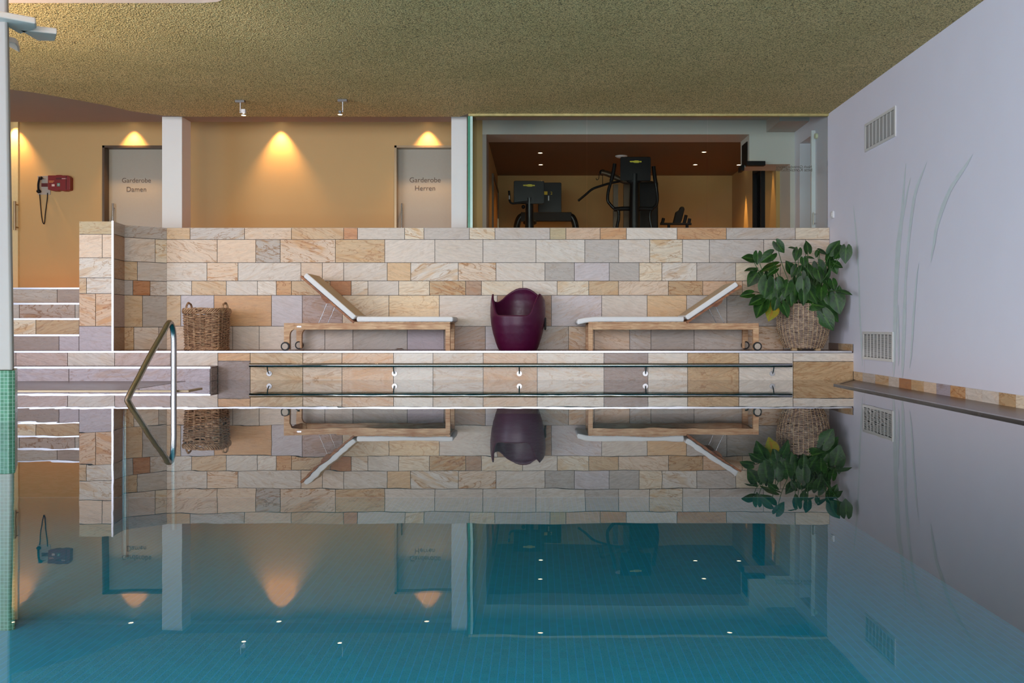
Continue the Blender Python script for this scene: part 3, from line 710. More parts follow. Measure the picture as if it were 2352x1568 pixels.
e_=empty('light_switch',(XR,F*XR/(1914-CX),Z(501,11.2)),'small white wall switch at the left end of the right wall','switch')
MB().box(-.022,0,-.045,.045,0,.085).build('plate', M['white_plastic'], e_, bevel=.004)
MB().box(-.028,-.02,-.02,.02,.02,.065).build('rocker', M['vent_frame'], e_, bevel=.002)

# ------------------------------------------------------------------ emergency phone and first aid case
d=DB-.004; e_=empty('emergency_phone',(X(102,DB),DB,Z(447,DB)),'black handset on a metal wall plate with a hanging cord','telephone')
W2=.09; H2=43*DB/F
MB().box(-W2,W2,-.012,0,0,H2).build('wall_plate', plain('dull_plate',(.42,.38,.32),.4,.5), e_)
a=P(95,408,DB)-e_.location; b=P(92,440,DB)-e_.location
mb=MB().tube(smoothpath([(a.x,-.04,a.z),((a.x+b.x)/2-.004,-.055,(a.z+b.z)/2),(b.x,-.04,b.z)],6),.014,10)
mb.sphere((a.x+.008,-.035,a.z-.01),.028,sc=(1,.8,.9)).sphere((b.x,-.035,b.z),.032,sc=(1,.8,.85)); mb.build('handset', M['black'], e_)
q=[P(x,y,DB-.02)-e_.location for x,y in ((91,446),(93,470),(96,500),(99,512),(102,512),(104,490),(108,460),(109,443))]
MB().tube(smoothpath(q,6),.006,6).build('cord', M['black'], e_)
MB().box(-.035,.055,-.016,-.011,.11,.16).build('red_label', M['red_seam'], e_)
MB().box(-.012,.03,-.02,-.011,.215,.225).build('hook', M['chrome'], e_)
e_=empty('first_aid_case',(X(143,DB),DB,Z(439,DB)),'dark red first aid case mounted beside the wall phone','first aid case')
W2=25.5*DB/F; H2=34*DB/F
pts=[(-W2,0,.01),(-W2+.05,0,0),(-W2+.07,0,-.008),(-W2+.13,0,-.008),(-W2+.15,0,.002),(W2-.13,0,.002),(W2-.11,0,-.008),(W2-.06,0,-.008),(W2-.04,0,.0),(W2-.01,0,.004),(W2,0,.02),(W2,0,H2-.03),(W2-.03,0,H2),(.05,0,H2),(.03,0,H2+.006),(-.03,0,H2+.006),(-.05,0,H2),(-W2,0,H2)]
MB().prism(pts,(0,-.09,0)).build('case_body', M['red'], e_, bevel=.006)
MB().box(W2-.06,W2-.05,-.094,-.02,.01,H2-.01).build('case_seam', M['red_seam'], e_)
MB().box(-.04,.04,-.095,-.088,H2-.06,H2-.035).build('carry_handle', M['red_seam'], e_)
mb=MB().box(-.055,-.013,-.0925,-.0905,.055,.10); mb.build('cross_panel', M['green_print'], e_).location.x=.03
mb=MB().box(-.004,.004,-.095,-.0925,.062,.093).box(-.014,.014,-.095,-.0925,.073,.082); mb.build('cross_emblem', M['pale_print'], e_).location.x=-.004
MB().box(-.10,-.06,-.0925,-.0905,.055,.085).build('white_sticker', M['pale_print'], e_)
mb=MB().box(-.14,-.065,-.0925,-.0905,.125,.133).box(-.14,-.08,-.0925,-.0905,.108,.116); mb.build('orange_print', M['orange_print'], e_)
mb=MB().box(.015,.03,-.0925,-.0905,.155,.170).box(.04,.11,-.0925,-.0905,.158,.166); mb.build('pale_print', M['pale_print'], e_)

# ------------------------------------------------------------------ pool hand rails
XH=-3.435
hp=[P(0,0,1)]
path=[(XH,8.62,-1.2),(XH,8.62,-.3),(XH,8.62,.2),(XH,8.62,.44),(XH,8.615,.53),(XH,8.59,.60),(XH,8.55,.645),(XH,8.50,.66),(XH,8.45,.645),(XH,8.40,.60),(XH,8.1,.345),(XH,7.78,.085),(XH,7.69,.0),(XH,7.635,-.07),(XH,7.61,-.16),(XH,7.6,-.4),(XH,7.6,-1.2)]
path[10]=(XH,8.12,.37); 
o=MB().tube(smoothpath([(XH,8.62,-1.3),(XH,8.62,-.5),(XH,8.62,.1),(XH,8.62,.45),(XH,8.60,.58),(XH,8.54,.648),(XH,8.47,.63),(XH,8.38,.56),(XH,8.1,.36),(XH,7.85,.165),(XH,7.70,.05),(XH,7.635,-.02),(XH,7.61,-.12),(XH,7.605,-.5),(XH,7.605,-1.3)],6),.0265,20).build('pool_handrail', plain('satin_steel_rail',(.46,.45,.44),.22,1,var=.03))
o.location=(0,0,0); tag(o,'bent steel handrail rising out of the water at the pool steps','handrail')
gy=D1-.09; gz=Z(838.5,gy)
e_=empty('grab_bar',(X(1196,gy),D1,gz),'long horizontal steel grab bar along the far pool wall','grab bar')
hl=(X(1819,gy)-X(573,gy))/2
MB().tube([(-hl,-.09,0),(-hl/2,-.09,0),(0,-.09,0),(hl/2,-.09,0),(hl,-.09,0)],.0225,20).build('rail', M['rail_steel'], e_)
for px in (619,906.5,1193,1482,1773):
    xx=X(px,D1)-e_.location.x; zz=Z(857.5,D1)-gz
    t=MB().tube(smoothpath([(xx,-.09,-.01),(xx,-.075,-.05),(xx,-.04,zz+.005),(xx,0,zz)],4),.007,8).build('bracket', M['rail_steel'], e_)
    MB().tube([(xx,-.014,zz),(xx,-.007,zz),(xx,0,zz)],.030,20).build('flange', M['flange'], t)

# ------------------------------------------------------------------ loungers
def cushion(mb, pts, y0, y1, r=.02, seg_=4):
    """side outline pts (x,z) extruded from y0 to y1 with softened rims"""
    n=len(pts); cx=sum(p[0] for p in pts)/n; cz=sum(p[1] for p in pts)/n
    def shrink(k):
        out=[]
        for i,(x,z) in enumerate(pts):
            a=Vector(pts[i-1]); b=Vector(pts[i]); c=Vector(pts[(i+1)%n])
            t=((b-a).normalized()+(c-b).normalized()); t=t.normalized() if t.length>1e-5 else Vector((1,0)); nn=Vector((-t.y,t.x))
            if nn.dot(Vector((cx,cz))-b)<0 and False: nn=-nn
            out.append((x+nn.x*k, z+nn.y*k))
        return out
    rings=[]
    for i in range(seg_+1):
        a=math.pi/2*i/seg_; rings.append((y0+r*(1-math.sin(a)), r*(1-math.cos(math.pi/2-a)) if 0 else r*(1-math.sin(a))*0+ r*(1-math.sin(a))))
    prof=[]
    for i in range(seg_+1):
        a=math.pi/2*i/seg_; prof.append((y0+r*(1-math.sin(a)), r*(1-math.sin(math.pi/2-(math.pi/2-a)))))
    prof=[(y0+r*(1-math.cos(math.pi/2*i/seg_)), r*(1-math.sin(math.pi/2*i/seg_))) for i in range(seg_+1)]
    prof=prof+[(y0+y1-y,k) for y,k in reversed(prof)]
    vs=[]
    for y,k in prof:
        for x,z in shrink(k): vs.append((x,y,z))
    fs=[]
    for i in range(len(prof)-1):
        for j in range(n): fs.append((i*n+j,(i+1)*n+j,(i+1)*n+(j+1)%n,i*n+(j+1)%n))
    fs.append(tuple(range(n))); fs.append(tuple(range(len(vs)-1,len(vs)-n-1,-1)))
    mb.add(vs, fs, True)
def rrect(x0,x1,z0,z1,r,k=4):
    pts=[]
    for cx,cz,a0 in ((x1-r,z0+r,-90),(x1-r,z1-r,0),(x0+r,z1-r,90),(x0+r,z0+r,180)):
        for i in range(k+1):
            a=R(a0+90*i/k); pts.append((cx+r*math.cos(a),cz+r*math.sin(a)))
    return pts
def lounger(loc, L, ang, sgn, hinge, blen, label, droop, plate):
    """local x runs from the wheel end (0) to the foot end (L); sgn=-1 mirrors it"""
    e_=empty('sun_lounger', loc, label, 'sun lounger', 'teak sun loungers on the platform')
    def fx(mb):
        if sgn<0: mb.v=[(-x,y,z) for x,y,z in mb.v]; mb.f=[tuple(reversed(f)) for f in mb.f]
        return mb
    W=.60; rt=.075; rz0,rz1=.245,.32
    for y in (0,W-.035):
        mb=fx(MB().box(.03,L-.01,y+.002,y+.033,rz0,rz1)); mb.build('side_rail', M['teak'], e_, bevel=.004)
    for x in (.06,L-.05): fx(MB().box(x-.015,x+.015,.03,W-.03,rz0+.005,rz1-.01)).build('cross_rail', M['teak'], e_)
    # foot-end legs
    for y in (0,W-.06): fx(MB().box(L-.055,L,y,y+.06,0,rz1-.005)).build('leg', M['teak'], e_, bevel=.004)
    # wheel-end legs with curved bracket, wheel and hub
    for y in (0,W-.055):
        z0=.012
        prof=[(.0,.10),(.0,rz1+.002),(.066,rz1+.002),(.066,z0),(.040,z0),(.036,.10)] if not plate else [(.0,.10),(.0,rz1+.002),(.12,rz1+.002),(.12,rz0+.004),(.098,.240),(.088,.232),(.082,.222),(.074,.212),(.072,.198),(.067,.188),(.066,.175),(.066,z0),(.046,z0),(.042,.10)]
        leg=fx(MB().prism([(px,y,pz) for px,pz in prof],(0,.055,0))).build('leg', M['teak'], e_, bevel=.003)
        yw=y-.012 if y==0 else y+.067
        wx=.020
        t=fx(MB().tube([(wx,yw-.012,.051),(wx,yw,.051),(wx,yw+.012,.051)],.051,28)).build('wheel', M['rubber'], e_)
        fx(MB().tube([(wx,yw-.015,.051),(wx,yw,.051),(wx,yw+.015,.051)],.035,24)).build('hub', M['hub'], t)
    # slatted seat
    mb=MB(); k=int((L-hinge)/.07)
    for i in range(k+1): mb.box(hinge+(L-hinge-.045)*i/k, hinge+(L-hinge-.045)*i/k+.045,.0,W,rz1,rz1+.016)
    fx(mb).build('seat_slats', M['teak'], e_)
    fx(MB().box(hinge-.02,L-.02,.004,.03,rz1+.0005,rz1+.014)).build('seat_edge', M['teak'], e_)
    # back frame
    ca,sa=math.cos(ang),math.sin(ang); hx_,hz=hinge+.01,rz1+.012
    def bp(s,t): return (hx_-ca*s+sa*t*0 + sa*t, hz+sa*s+ca*t)
    mb=MB()
    mb.prism([(bp(0,-.02)[0],0,bp(0,-.02)[1]),(bp(blen,-.02)[0],0,bp(blen,-.02)[1]),(bp(blen,.004)[0],0,bp(blen,.004)[1]),(bp(0,.004)[0],0,bp(0,.004)[1])],(0,.03,0))
    mb.prism([(bp(0,-.02)[0],W-.03,bp(0,-.02)[1]),(bp(blen,-.02)[0],W-.03,bp(blen,-.02)[1]),(bp(blen,.004)[0],W-.03,bp(blen,.004)[1]),(bp(0,.004)[0],W-.03,bp(0,.004)[1])],(0,.03,0))
    k=9
    for i in range(k+1):
        s=(blen-.06)*i/k
        q=[bp(s,-.012),bp(s+.055,-.012),bp(s+.055,.006),bp(s,.006)]
        mb.prism([(a,.028,b) for a,b in q],(0,W-.056,0))
    fx(mb).build('back_frame', M['teak_dark'], e_)
    mb=MB(); q=[bp(.36,-.02),bp(.52,-.02),bp(.48,-.05),bp(.40,-.055)]
    for y in (.05,W-.08): fx(MB().prism([(a,y,b) for a,b in q],(0,.03,0))).build('strut_block', M['teak_dark'], e_)
    a_=bp(.40,-.045); b_=bp(.50,-.04)
    for y in (.065,W-.065):
        mb=MB().tube([(a_[0],y,a_[1]),((a_[0]+a_[0]-.095)/2,y,(a_[1]+rz1)/2),(a_[0]-.105,y,rz1-.01)],.0035,8)
        fx(mb).build('prop_rod', M['rail_steel'], e_)
    # cushions
    th=.062
    z0=rz1+.016
    if droop:
        pts=[]
        n=14; xe=L+.12
        lower=[]; upper=[]
        for i in range(n+1):
            x=hinge+.04+(xe-hinge-.04)*i/n; dz_=0
            if x>L-.12: dz_=-(x-(L-.12))**2*.55
            lower.append((x,z0+dz_)); upper.append((x,z0+th+dz_))
        pts=lower+[(xe+.012,(lower[-1][1]+upper[-1][1])/2)]+upper[::-1]+[(hinge+.03,z0+th/2)]
    else: pts=rrect(hinge+.035,L+.035,z0,z0+th,.022)
    mb=MB(); cushion(mb, pts, -.004, W+.004, .018); fx(mb).build('seat_cushion', M['cushion'], e_)
    pr=rrect(.03,blen-.025,.008,.008+th,.018)
    pts=[bp(s,t) for s,t in pr]; pts=pts[::-1]
    mb=MB(); cushion(mb, pts, -.004, W+.004, .014)
    # the leaning face of the back cushion is tan, its rims are white
    o=fx(mb).build('back_cushion', [M['cushion'],M['cushion_tan']], e_)
    nd=Vector((sa*sgn,0,ca)); 
    for p in o.data.polygons:
        if p.normal.dot(nd)>.9: p.material_index=1
    if plate:
        fx(MB().box(.150,.205,-.004,.003,.270,.292)).build('maker_plate', M['chrome'], e_, bevel=.003)
    return e_
dl=10.66
lounger((X(652,dl),dl,PH), 382*dl/F, R(41), 1, X(812,dl)-X(652,dl), .825, 'left sun lounger, its white backrest raised towards the wicker basket', False, True)
lounger((X(1743,dl),dl,PH), 392*dl/F, R(34), -1, X(1743,dl)-X(1578,dl), .77, 'right sun lounger, its white backrest raised towards the leafy plant', True, False)

# ------------------------------------------------------------------ plum tub chair
def tub():
    d=10.93; e_=empty('tub_chair',(X(1189.5,d),d,PH),'plum plastic tub chair with scooped front between the two sun loungers','chair',rz=R(-12))
    prof=[(0,.225),(.02,.238),(.10,.268),(.20,.297),(.30,.318),(.40,.329),(.50,.330),(.60,.322),(.68,.306),(.76,.278)]
    def rad(z):
        for (a,ra),(b,rb) in zip(prof,prof[1:]):
            if z<=b: t=(z-a)/(b-a); return ra+(rb-ra)*t
        return prof[-1][1]
    key=[(0,.408),(28,.408),(36,.415),(42,.45),(50,.54),(58,.605),(66,.645),(72,.665),(78,.655),(90,.61),(103,.578),(115,.575),(122,.585),(130,.612),(138,.655),(150,.70),(162,.735),(172,.747),(180,.748)]
    def rim(t):
        t=abs(((t+180)%360)-180)
        for (a,ra),(b,rb) in zip(key,key[1:]):
            if t<=b: k=(t-a)/(b-a); k=k*k*(3-2*k) if a in (28,162) else k; return ra+(rb-ra)*k
        return key[-1][1]
    N=144; K=26; th=.022; vs=[]; fs=[]
    for j in range(N):
        t=360*j/N; a=R(t); dr=Vector((math.sin(a),-math.cos(a),0)); h=rim(t)
        col=[]
        for i in range(K+1): z=h*i/K; col.append(dr*rad(z)+Vector((0,0,z)))
        col.append(dr*(rad(h)-th/2)+Vector((0,0,h+.006)))
        for i in range(K+1):
            z=h-(h-.34)*i/K; col.append(dr*(rad(z)-th)+Vector((0,0,z)))
        col.append(Vector((0,0,.33)))
        vs+=col
    C=len(col)
    for j in range(N):
        for i in range(C-1): fs.append((j*C+i,((j+1)%N)*C+i,((j+1)%N)*C+i+1,j*C+i+1))
    mb=MB(); mb.add(vs,fs,True); o=mb.build('shell', M['plum'], e_)
    a=R(92+9); t=MB().box(-.004,.012,-.035,.035,.22,.37).build('grip_slot', M['black'], e_, bevel=.012); t.location=(.322*math.sin(R(88)),-.322*math.cos(R(88))+.05,.0); t.location.z=0.02
tub()

# ------------------------------------------------------------------ baskets
def woven(shape, prof, rows, stakes, r, amp, seed, jit=.002, bands=None):
    """horizontal strands winding in and out between the stakes"""
    rnd=random.Random(seed); mb=MB(); n=stakes*4
    for i in range(rows):
        f=(i+.5)/rows; z=prof(f)[1]; k=prof(f)[0]; ph=i%2; rr=r*rnd.uniform(.85,1.15); pts=[]
        o1=rnd.uniform(0,6); o2=rnd.uniform(0,6)
        for j in range(n):
            u=j/n; x,y,nx,ny=shape(u,k); w_=math.cos(math.pi*(u*stakes+ph))*amp
            pts.append((x+nx*w_,y+ny*w_,z+jit*math.sin(u*40+o1)+jit*.7*math.sin(u*97+o2)))
        mb.tube(pts, rr, 6, closed=True)
    return mb
def circ(u,k):
    a=2*math.pi*u; return k*math.cos(a),k*math.sin(a),math.cos(a),math.sin(a)
def sqr(a_,b_,rc):
    def f(u,k):
        # rounded rectangle by superellipse
        t=2*math.pi*u; c,s=math.cos(t),math.sin(t); p=.28
        x=a_*k*math.copysign(abs(c)**p,c); y=b_*k*math.copysign(abs(s)**p,s)
        m_=max(abs(x)/(a_*k),abs(y)/(b_*k)); nx,ny=x/(a_*k),y/(b_*k); l=math.hypot(nx,ny); return x,y,nx/l,ny/l
    return f
# square willow basket
d=10.92; bk=empty('wicker_basket',(X(475.5,d),d,PH),'square brown willow basket with two ear handles beside the left lounger','basket',rz=R(-4))
shp=sqr(.215,.19,.03)
def evenshape(shape):
    tab=[]; L=0; prev=None
    for i in range(401):
        x,y,_,_=shape(i/400,1); 
        if prev: L+=math.hypot(x-prev[0],y-prev[1])
        tab.append(L); prev=(x,y)
    def f(u,k):
        t=u*L; lo=0
        import bisect
        i=min(max(bisect.bisect_left(tab,t),1),400); a=tab[i-1]; b=tab[i]; q=(i-1+(t-a)/(b-a if b>a else 1))/400
        return shape(q,k)
    return f
shp=evenshape(shp)
woven(shp, lambda f:(.95+.07*f,.02+.40*f), 25, 20, .0072, .010, 3, .0025).build('weave', M['wicker_brown'], bk)
mb=MB()
for j in range(20):
    x0,y0,nx,ny=shp(j/20,.95); x1,y1,_,_=shp(j/20,1.02)
    for q in (-.006,.006): mb.tube([(x0-ny*q,y0+nx*q,.01),((x0+x1)/2-ny*q,(y0+y1)/2+nx*q,.2),(x1-ny*q,y1+nx*q,.44)],.0055,6)
mb.build('stakes', M['wicker_brown'], bk)
mb=MB(); rnd=random.Random(5)
def braid(mb, z0, z1, k0, k1, cnt, r, wob, sd):
    rnd=random.Random(sd)
    for i in range(cnt):
        ph=2*math.pi*i/cnt; pts=[]
        for j in range(120):
            u=j/120; a=2*math.pi*u*9+ph; kk=(k0+k1)/2+(k1-k0)/2*math.cos(a); x,y,nx,ny=shp(u,kk)
            pts.append((x,y,(z0+z1)/2+(z1-z0)/2*math.sin(a)+.003*math.sin(u*31+ph)))
        mb.tube(pts,r,6,closed=True)
braid(mb,.435,.495,1.0,1.08,6,.0085,.01,1); mb.build('braided_rim', M['wicker_brown'], bk)
mb=MB(); braid(mb,.005,.03,.92,1.0,4,.008,.01,2); mb.build('braided_foot', M['wicker_brown'], bk)
for sx in (-1,1):
    mb=MB()
    for q in (-.008,.006,.0):
        xx=sx*(.222+q*.6)
        mb.tube(smoothpath([(xx,-.085,.42),(xx,-.075,.50),(xx,-.045,.548),(xx,0,.562+q),(xx,.045,.548),(xx,.075,.50),(xx,.085,.42)],5),.0085,7)
    mb.build('ear_handle', M['wicker_brown'], bk)
mb=MB(); x0=.19; mb.box(-.19,.19,-.165,.165,.01,.42); mb.build('lining', plain('red_brown_lining',(.06,.03,.02),.9,var=.4,scale=8), bk)

# rattan planter with the plant
dp=10.93; pot=empty('potted_plant',(X(1845,dp),dp,PH),'large glossy-leaved plant in a bulging grey rattan pot by the right wall','potted plant')
PR=[(0,.205),(.06,.235),(.14,.268),(.24,.295),(.34,.306),(.44,.303),(.56,.290)]
def prr(z):
    for (a,ra),(b,rb) in zip(PR,PR[1:]):
        if z<=b: return ra+(rb-ra)*(z-a)/(b-a)
    return PR[-1][1]
pm=woven(circ, lambda f:(prr(.03+.52*f),.03+.52*f), 46, 34, .0056, .0055, 9, .0012)
bo=pm.build('rattan_pot', M['wicker_grey'], pot)
mb=MB()
for j in range(34):
    a=2*math.pi*(j+.0)/34
    mb.tube([((prr(z)+.004)*math.cos(a),(prr(z)+.004)*math.sin(a),z) for z in [.025+.53*i/14 for i in range(15)]],.0048,6)
mb.build('pot_stakes', M['wicker_stake'], pot)
MB().lathe([(.0,.03),(.19,.03)]+[(prr(z)-.012,z) for z in [.04+.5*i/10 for i in range(11)]]+[(0,.52)],(0,0,0),32).build('pot_liner', M['soil'], pot)
for a in (215,325,90): MB().box(-.03+.17*math.cos(R(a)),.03+.17*math.cos(R(a)),-.03+.17*math.sin(R(a)),.03+.17*math.sin(R(a)),0,.035).build('pot_foot', M['wicker_stake'], pot)
LV=[(215,295,155,172,1),(335,300,145,-95,1),(455,290,185,215,1),(625,155,160,-55,1),(790,168,125,168,2),(840,255,145,-105,1),(975,145,140,95,1),(1020,290,90,-12,2),(1100,245,85,250,1),(1175,220,115,-28,2),
(1330,150,180,55,1),(1375,235,180,230,1),(1468,255,195,-95,0),(1255,270,130,220,1),(1262,365,140,-95,1),(1365,385,130,-25,1),(1335,440,120,-70,1),(240,445,140,185,2),(275,560,215,-125,0),(480,420,215,200,2),
(520,470,130,215,1),(745,400,155,125,1),(810,470,145,-120,1),(930,350,115,-90,1),(1000,480,190,-60,1),(1150,460,210,-70,1),(1205,530,170,-100,1),(190,765,150,190,1),(440,690,250,-100,0),(590,690,210,-80,0),
(705,700,190,-110,0),(815,745,240,-88,0),(925,690,230,-92,1),(1035,760,245,-62,0),(1155,745,190,-100,0),(500,835,210,-100,1),(310,850,180,205,1),(370,950,235,-120,1),(515,1000,210,-115,3),(690,965,185,-68,1),
(1085,895,210,-10,0),(1360,870,270,-82,0),(1285,1005,250,-50,0),(1235,1105,250,-62,0),(1472,742,150,-12,2),(1385,690,85,90,1),(1310,645,140,-82,2),(830,600,115,-90,1),(925,810,170,-88,1),(625,790,170,-120,1),
(1015,600,170,-100,1),(1110,610,160,-60,1),(640,640,160,-70,1),(760,840,150,-80,1),(1130,520,170,-80,0),(900,560,150,-90,1),(560,900,150,-100,1),(1200,850,170,-60,1),(545,610,90,-95,4),(480,560,160,-90,1),(1240,640,150,-70,1)]
rnd=random.Random(11)
def heart(mb, base_pt, tip_dir, nrm, L, fold):
    """heart-shaped leaf blade with a folded midrib, raised ribs and drooping lobes"""
    t=Vector(tip_dir).normalized(); n_=Vector(nrm); n_=(n_-t*n_.dot(t)).normalized(); s_=t.cross(n_)
    NU,NV=12,8
    for side in (-1,1):
        vs=[]; 
        for i in range(NU+1):
            u=i/NU
            # half width and back-swept lobe
            wd=.44*math.sin(math.pi*min(1,(u*.96+.04))**.62)**.8*(1-u)**.12 if u<1 else 0
            lobe=.32*math.exp(-(u/.17)**2)
            for j in range(NV+1):
                v=j/NV; x=u-lobe*math.sin(min(1,v*1.25)*math.pi*.62); y=wd*v
                rib=.010*math.cos((u*7+v*2.2)*2*math.pi)*v*(1-v)*2
                z=fold*y*.9-.10*u*u-.18*(y**2)*2+rib
                vs.append(base_pt+(t*x+s_*(side*y)+n_*z)*L)
        W_=NV+1
        for i in range(NU):
            for j in range(NV):
                u=i/NU; v=j/NV; m_=0.0
                if j==0: m_=.8
                elif j==NV-1: m_=.35
                elif int((u*7+v*2.2)*2)%2==0 and (i+j)%2==0: m_=.16
                mb.cur=((m_,m_,m_,1),(0,0,0))
                f=(i*W_+j,(i+1)*W_+j,(i+1)*W_+j+1,i*W_+j+1)
                mb.add([vs[q] for q in f],[(0,1,2,3) if side>0 else (3,2,1,0)],True)
fol=MB(); yel=MB(); bro=MB(); stm=MB(); P0=pot.location
for zx,zy,sz,ang,kind in LV:
    px=1680+zx/5.6; py=540+zy/5.6
    d=dp-.30+rnd.uniform(-.04,.04) if zy>640 else dp+rnd.uniform(-.28,.18)
    if zy>860: d=dp-.34+rnd.uniform(-.02,.03)
    if px>1880: d=min(d, F*(XR-.10)/(px+12-CX))
    c=P(px,py,d)-P0; L=sz/5.6*d/F*1.0
    a=R(ang); t=Vector((math.cos(a),rnd.uniform(-.45,.1),math.sin(a)))
    nz={0:.25,1:.5,2:1.6,3:.3,4:.3}[kind]
    nn=Vector((rnd.uniform(-.5,.5)-.2,-1,nz+rnd.uniform(-.2,.3)))
    base=c-t.normalized()*L*.42
    tgt={0:fol,1:fol,2:fol,3:yel,4:bro}[kind]
    fold={0:.05,1:.35,2:.3,3:.1,4:.9}[kind]
    heart(tgt, base, t, nn, L*(1.0 if kind!=4 else .9), fold)
    root=Vector((rnd.uniform(-.12,.12)+ (c.x*.25), rnd.uniform(-.08,.08), .50))
    midp=(root+base)/2+Vector((-(root.x-base.x)*.25,0,.10 if base.z>.55 else .22))
    stm.tube(smoothpath([root,midp,base+Vector((0,.01,.0)),base+t.normalized()*L*.1],6),.0042,6)
fo=fol.build('foliage', M['leaf'], pot, attrs=True)
tag(yel.build('yellow_leaf', M['leaf_yellow'], pot, attrs=True),'yellowing leaf hanging over the pot')
tag(bro.build('withered_leaf', M['leaf_brown'], pot, attrs=True),'withered reddish leaf')
stm.build('stems', M['stem'], pot)
# dry leaf scrap on the platform
d=11.15; c=P(917,800,d)
mb=MB(); mb.add([(-.055,0,.003),(-.02,-.018,.012),(.03,-.014,.016),(.065,.002,.004),(.03,.02,.013),(-.02,.022,.015),(0,0,.007)],[(0,1,6),(1,2,6),(2,3,6),(3,4,6),(4,5,6),(5,0,6)],True)
o=mb.build('fallen_leaf', M['leaf_brown']); o.location=(c.x,d,PH); tag(o,'small dry red-brown leaf lying on the platform under the left lounger','leaf')
# ------------------------------------------------------------------ gym machines
def screen(parent, px0,px1,py0,py1,d, O, brand=True, tilt=0, name='display'):
    a=P(px0,py1,d)-O; b=P(px1,py0,d)-O
    mb=MB(); mb.prism([(x,a.y,z) for x,z in rrect(a.x,b.x,a.z,b.z,.02,3)],(0,.04,0))
    t=mb.build(name, M['black_gloss'], parent, bevel=.005)
    if brand:
        cx=(a.x+b.x)/2+.01*(0); w=(b.x-a.x); zt=b.z-(b.z-a.z)*.23
        mb=MB(); q=[(-.5,.10),(-.5,.45),(-.15,.5),(-.1,.62),(.22,.62),(.3,.42),(.5,.42),(.5,.0),(.3,0),(.26,-.2),(-.12,-.2),(-.2,0),(-.42,0)]
        bw=w*.38; mb.prism([(cx+x*bw,a.y-.004,zt+z*bw*.24) for x,z in q],(0,.004,0)); bb=mb.build('badge', M['yellow'], parent)
        tt=text('brand_print','TECHNOGYM',bw*.8,(cx,a.y-.006,zt+.004),M['dark_print'],bb,ext=.0004)
    return t
# exercise bike
d=14.0; O=Vector((X(1216,d),d,UF)); e_=empty('exercise_bike',O,'black exercise bike with a wide screen at the left of the gym','exercise bike')
screen(e_,1180,1250,415,468,d-.1,O)
def pl(lst,dd,O): return [P(x,y,dd)-O for x,y in lst]
top=P(1216,455,d)-O
MB().tube([(0,0,0),(0,0,.5),(0,-.0,1.0),(top.x,-.05,top.z)],[.09,.08,.07,.06],14).build('upright', M['black_gloss'], e_)
MB().tube(smoothpath(pl([(1212,463),(1190,466),(1177,467),(1171,462),(1170,450),(1169,438)],d-.15,O),6),.016,10).build('handlebar', M['black'], e_)
MB().tube(pl([(1170,458),(1169.8,452),(1169.6,449)],d-.15,O),.0175,10).build('pulse_grip', M['grey_metal'], e_)
MB().sphere(tuple(P(1202,475,d-.1)-O),.03).build('adjuster_knob', M['black_gloss'], e_)
MB().sphere((0,.65,P(1230,500,d)[2]-UF),.14,sc=(.8,1,.35)).build('saddle', M['black'], e_)
mb=MB().tube([(0,.65,0),(0,.65,.5),(0,.65,P(1230,505,d)[2]-UF)],.035,10); mb.build('saddle_post', M['grey_metal'], e_)
MB().box(-.28,.28,-.04,.04,0,.06).box(-.04,.04,-.04,.75,.0,.06).box(-.25,.25,.68,.78,0,.06).build('base', M['black'], e_)
# treadmill
d=15.2; O=Vector((X(1255,d),d,UF)); e_=empty('treadmill',O,'black treadmill marked with a yellow 2 behind the exercise bike','treadmill')
screen(e_,1236,1289.5,419,490,d,O,False)
a=P(1254,443,d-.02)-O; MB().box(a.x-.03,a.x+.025,a.y-.005,a.y,a.z-.03,a.z+.025).build('yellow_label', M['yellow'], e_)
a=P(1266.5,443.5,d-.02)-O; text('number','2',.03,tuple(a),M['yellow'],e_)
a=P(1260,455,d-.02)-O; MB().box(a.x-.008,a.x+.008,a.y-.01,a.y,a.z-.04,a.z+.04).build('bottle_clip', M['grey_metal'], e_)
hw=72*d/F; xz=P(1254.5,496,d)-O
MB().tube(smoothpath([(xz.x-hw+.03,0,.1),(xz.x-hw+.03,0,1.0),(xz.x-hw+.03,0,xz.z-.2),(xz.x-hw+.07,0,xz.z-.05),(xz.x-hw+.16,0,xz.z),(xz.x,0,xz.z),(xz.x+hw-.16,0,xz.z),(xz.x+hw-.07,0,xz.z-.05),(xz.x+hw-.03,0,xz.z-.2),(xz.x+hw-.03,0,1.0),(xz.x+hw-.03,0,.1)],6),.05,12,sq=1.1).build('frame', M['black_gloss'], e_)
MB().box(xz.x-hw+.1,xz.x+hw-.1,-.05,.05,xz.z-.09,xz.z+.06).build('console_bar', M['black'], e_, bevel=.01)
MB().box(xz.x-.4,xz.x+.4,-.2,1.1,.0,.18).build('running_deck', M['black'], e_, bevel=.01)
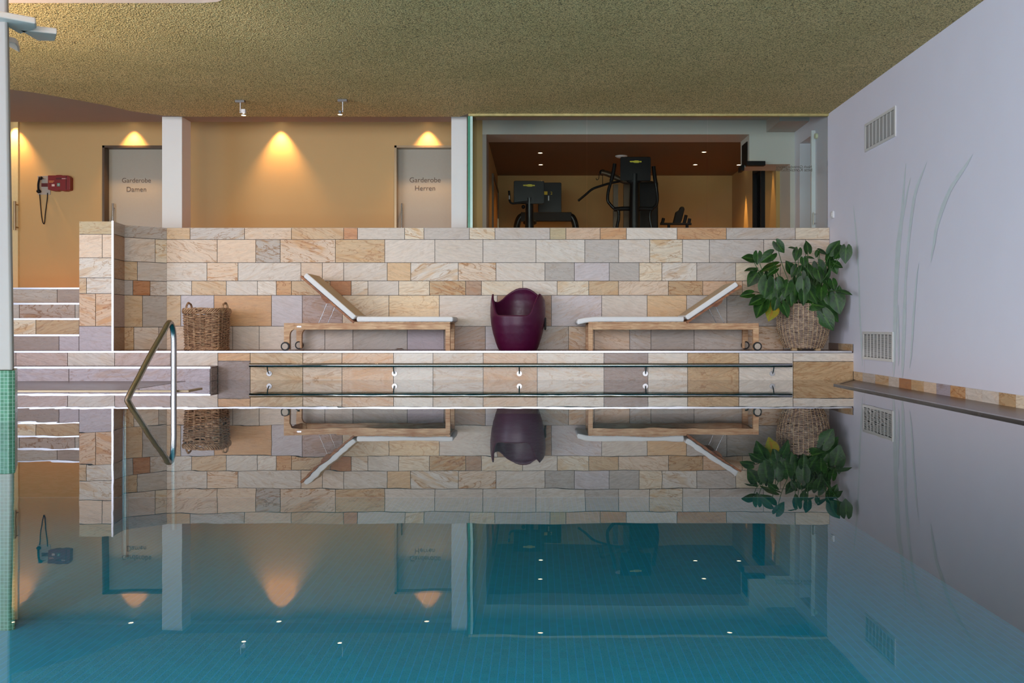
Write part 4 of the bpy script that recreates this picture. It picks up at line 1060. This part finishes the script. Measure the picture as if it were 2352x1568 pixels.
# elliptical trainer
d=13.95; O=Vector((X(1457,d),d,UF)); e_=empty('elliptical_trainer',O,'tall black elliptical trainer with long arm levers and raised screen','elliptical trainer')
screen(e_,1425,1495,360,415,d-.1,O)
zt=P(1457,400,d)[2]-UF
MB().tube([(0,0,0),(0,0,.8),(0,0,1.4),(0,-.03,zt)],[.12,.11,.10,.085],16,sq=.8).build('mast', M['black_gloss'], e_)
MB().sphere(tuple(P(1457,415,d-.05)-O),.11,sc=(1.1,.5,.5)).build('console_neck', M['black'], e_)
for l in ([(1412,376),(1409,395),(1404,415),(1397,440),(1396,460),(1402,470),(1410,478),(1420,484),(1421,500),(1417,523),(1412,560)],[(1501,382),(1503,400),(1506,420),(1510,450),(1508,470),(1500,478),(1493,488),(1494,510),(1498,540)]):
    q=pl(l,d+.05,O); MB().tube(smoothpath([q[0],q[1],q[2],q[3],q[4],q[5],q[6]]+q[7:]+[Vector((q[-1].x,.05,.15))],5),.024,10).build('arm_lever', M['black_gloss'], e_)
    MB().tube(smoothpath(q[:3],4),.031,10).build('grip', M['black'], e_)
q=pl([(1410,481),(1430,479),(1450,479),(1475,479),(1498,480)],d+.05,O); MB().tube(q,.034,10).build('cross_bar', M['black'], e_)
MB().box(-.35,.35,-.35,.7,.0,.14).build('base', M['black'], e_, bevel=.01)
# cable machine
d=14.7; O=Vector((X(1490,d),d,UF)); e_=empty('cable_machine',O,'black lat pull machine with weight stack behind the elliptical trainer','cable machine')
a=P(1469,523,d)-O; b=P(1512,418,d)-O
MB().box(a.x,b.x,0,.35,.0,b.z).build('weight_housing', M['black'], e_, bevel=.02)
for p0,p1 in ((1410,1421),(1434,1449)):
    MB().box((P(p0,0,d)-O).x,(P(p1,0,d)-O).x,.1,.2,.0,(P(0,421,d)-O).z).build('post', M['bronze'], e_)
q=pl([(1510,425),(1470,417),(1440,418),(1418,409),(1395,399),(1381,396)],d+.15,O); MB().tube(smoothpath(q,4),[.045]*21,8).build('boom', M['bronze'], e_)
MB().sphere(tuple(P(1384,396,d+.15)-O),.055,sc=(1,.6,.9)).build('pulley', M['black'], e_)
MB().tube(pl([(1384,400),(1384,412),(1384,425)],d+.15,O),.006,6).build('cable', M['black'], e_)
MB().tube(smoothpath(pl([(1376,400),(1375,410),(1371,413),(1369,409)],d+.15,O),4),.006,6).build('hook', M['black'], e_)
MB().tube(smoothpath(pl([(1328,461),(1345,447),(1361,434),(1380,427),(1400,421),(1425,416)],d+.1,O),5),.019,10).build('pull_bar', M['black'], e_)
# weight bench
d=15.0; O=Vector((X(1553,d),d,UF)); e_=empty('weight_bench',O,'black upright bench with stubby padded rests at the right of the machines','weight bench')
MB().tube(pl([(1516,514),(1553,514),(1588,514)],d,O),.02,10).build('cross_tube', M['black'], e_)
q=pl([(1552,476),(1564,474),(1573,479),(1572,488),(1566,506),(1562,515),(1546,514),(1551,488)],d,O)
mb=MB(); q=pl([(1546,514),(1553,486),(1560,482),(1564,474),(1570,474),(1573,480),(1566,506),(1562,515)],d,O); mb.prism(q,(0,.12,0)); mb.build('back_pad', M['black'], e_, bevel=.01)
for l in ([(1521,514),(1524,501)],[(1582,514),(1584,502)],[(1571,514),(1576,494)]):
    a,b=pl(l,d,O); MB().tube([a,(a+b)/2,b],.028,10).build('padded_rest', M['black'], e_)
a=P(1536,514,d)-O; b=P(1578,514,d)-O
for z in (a.x,b.x): MB().tube([(z,0,a.z),(z,0,a.z/2),(z,0,0)],.025,10).build('leg', M['black'], e_)
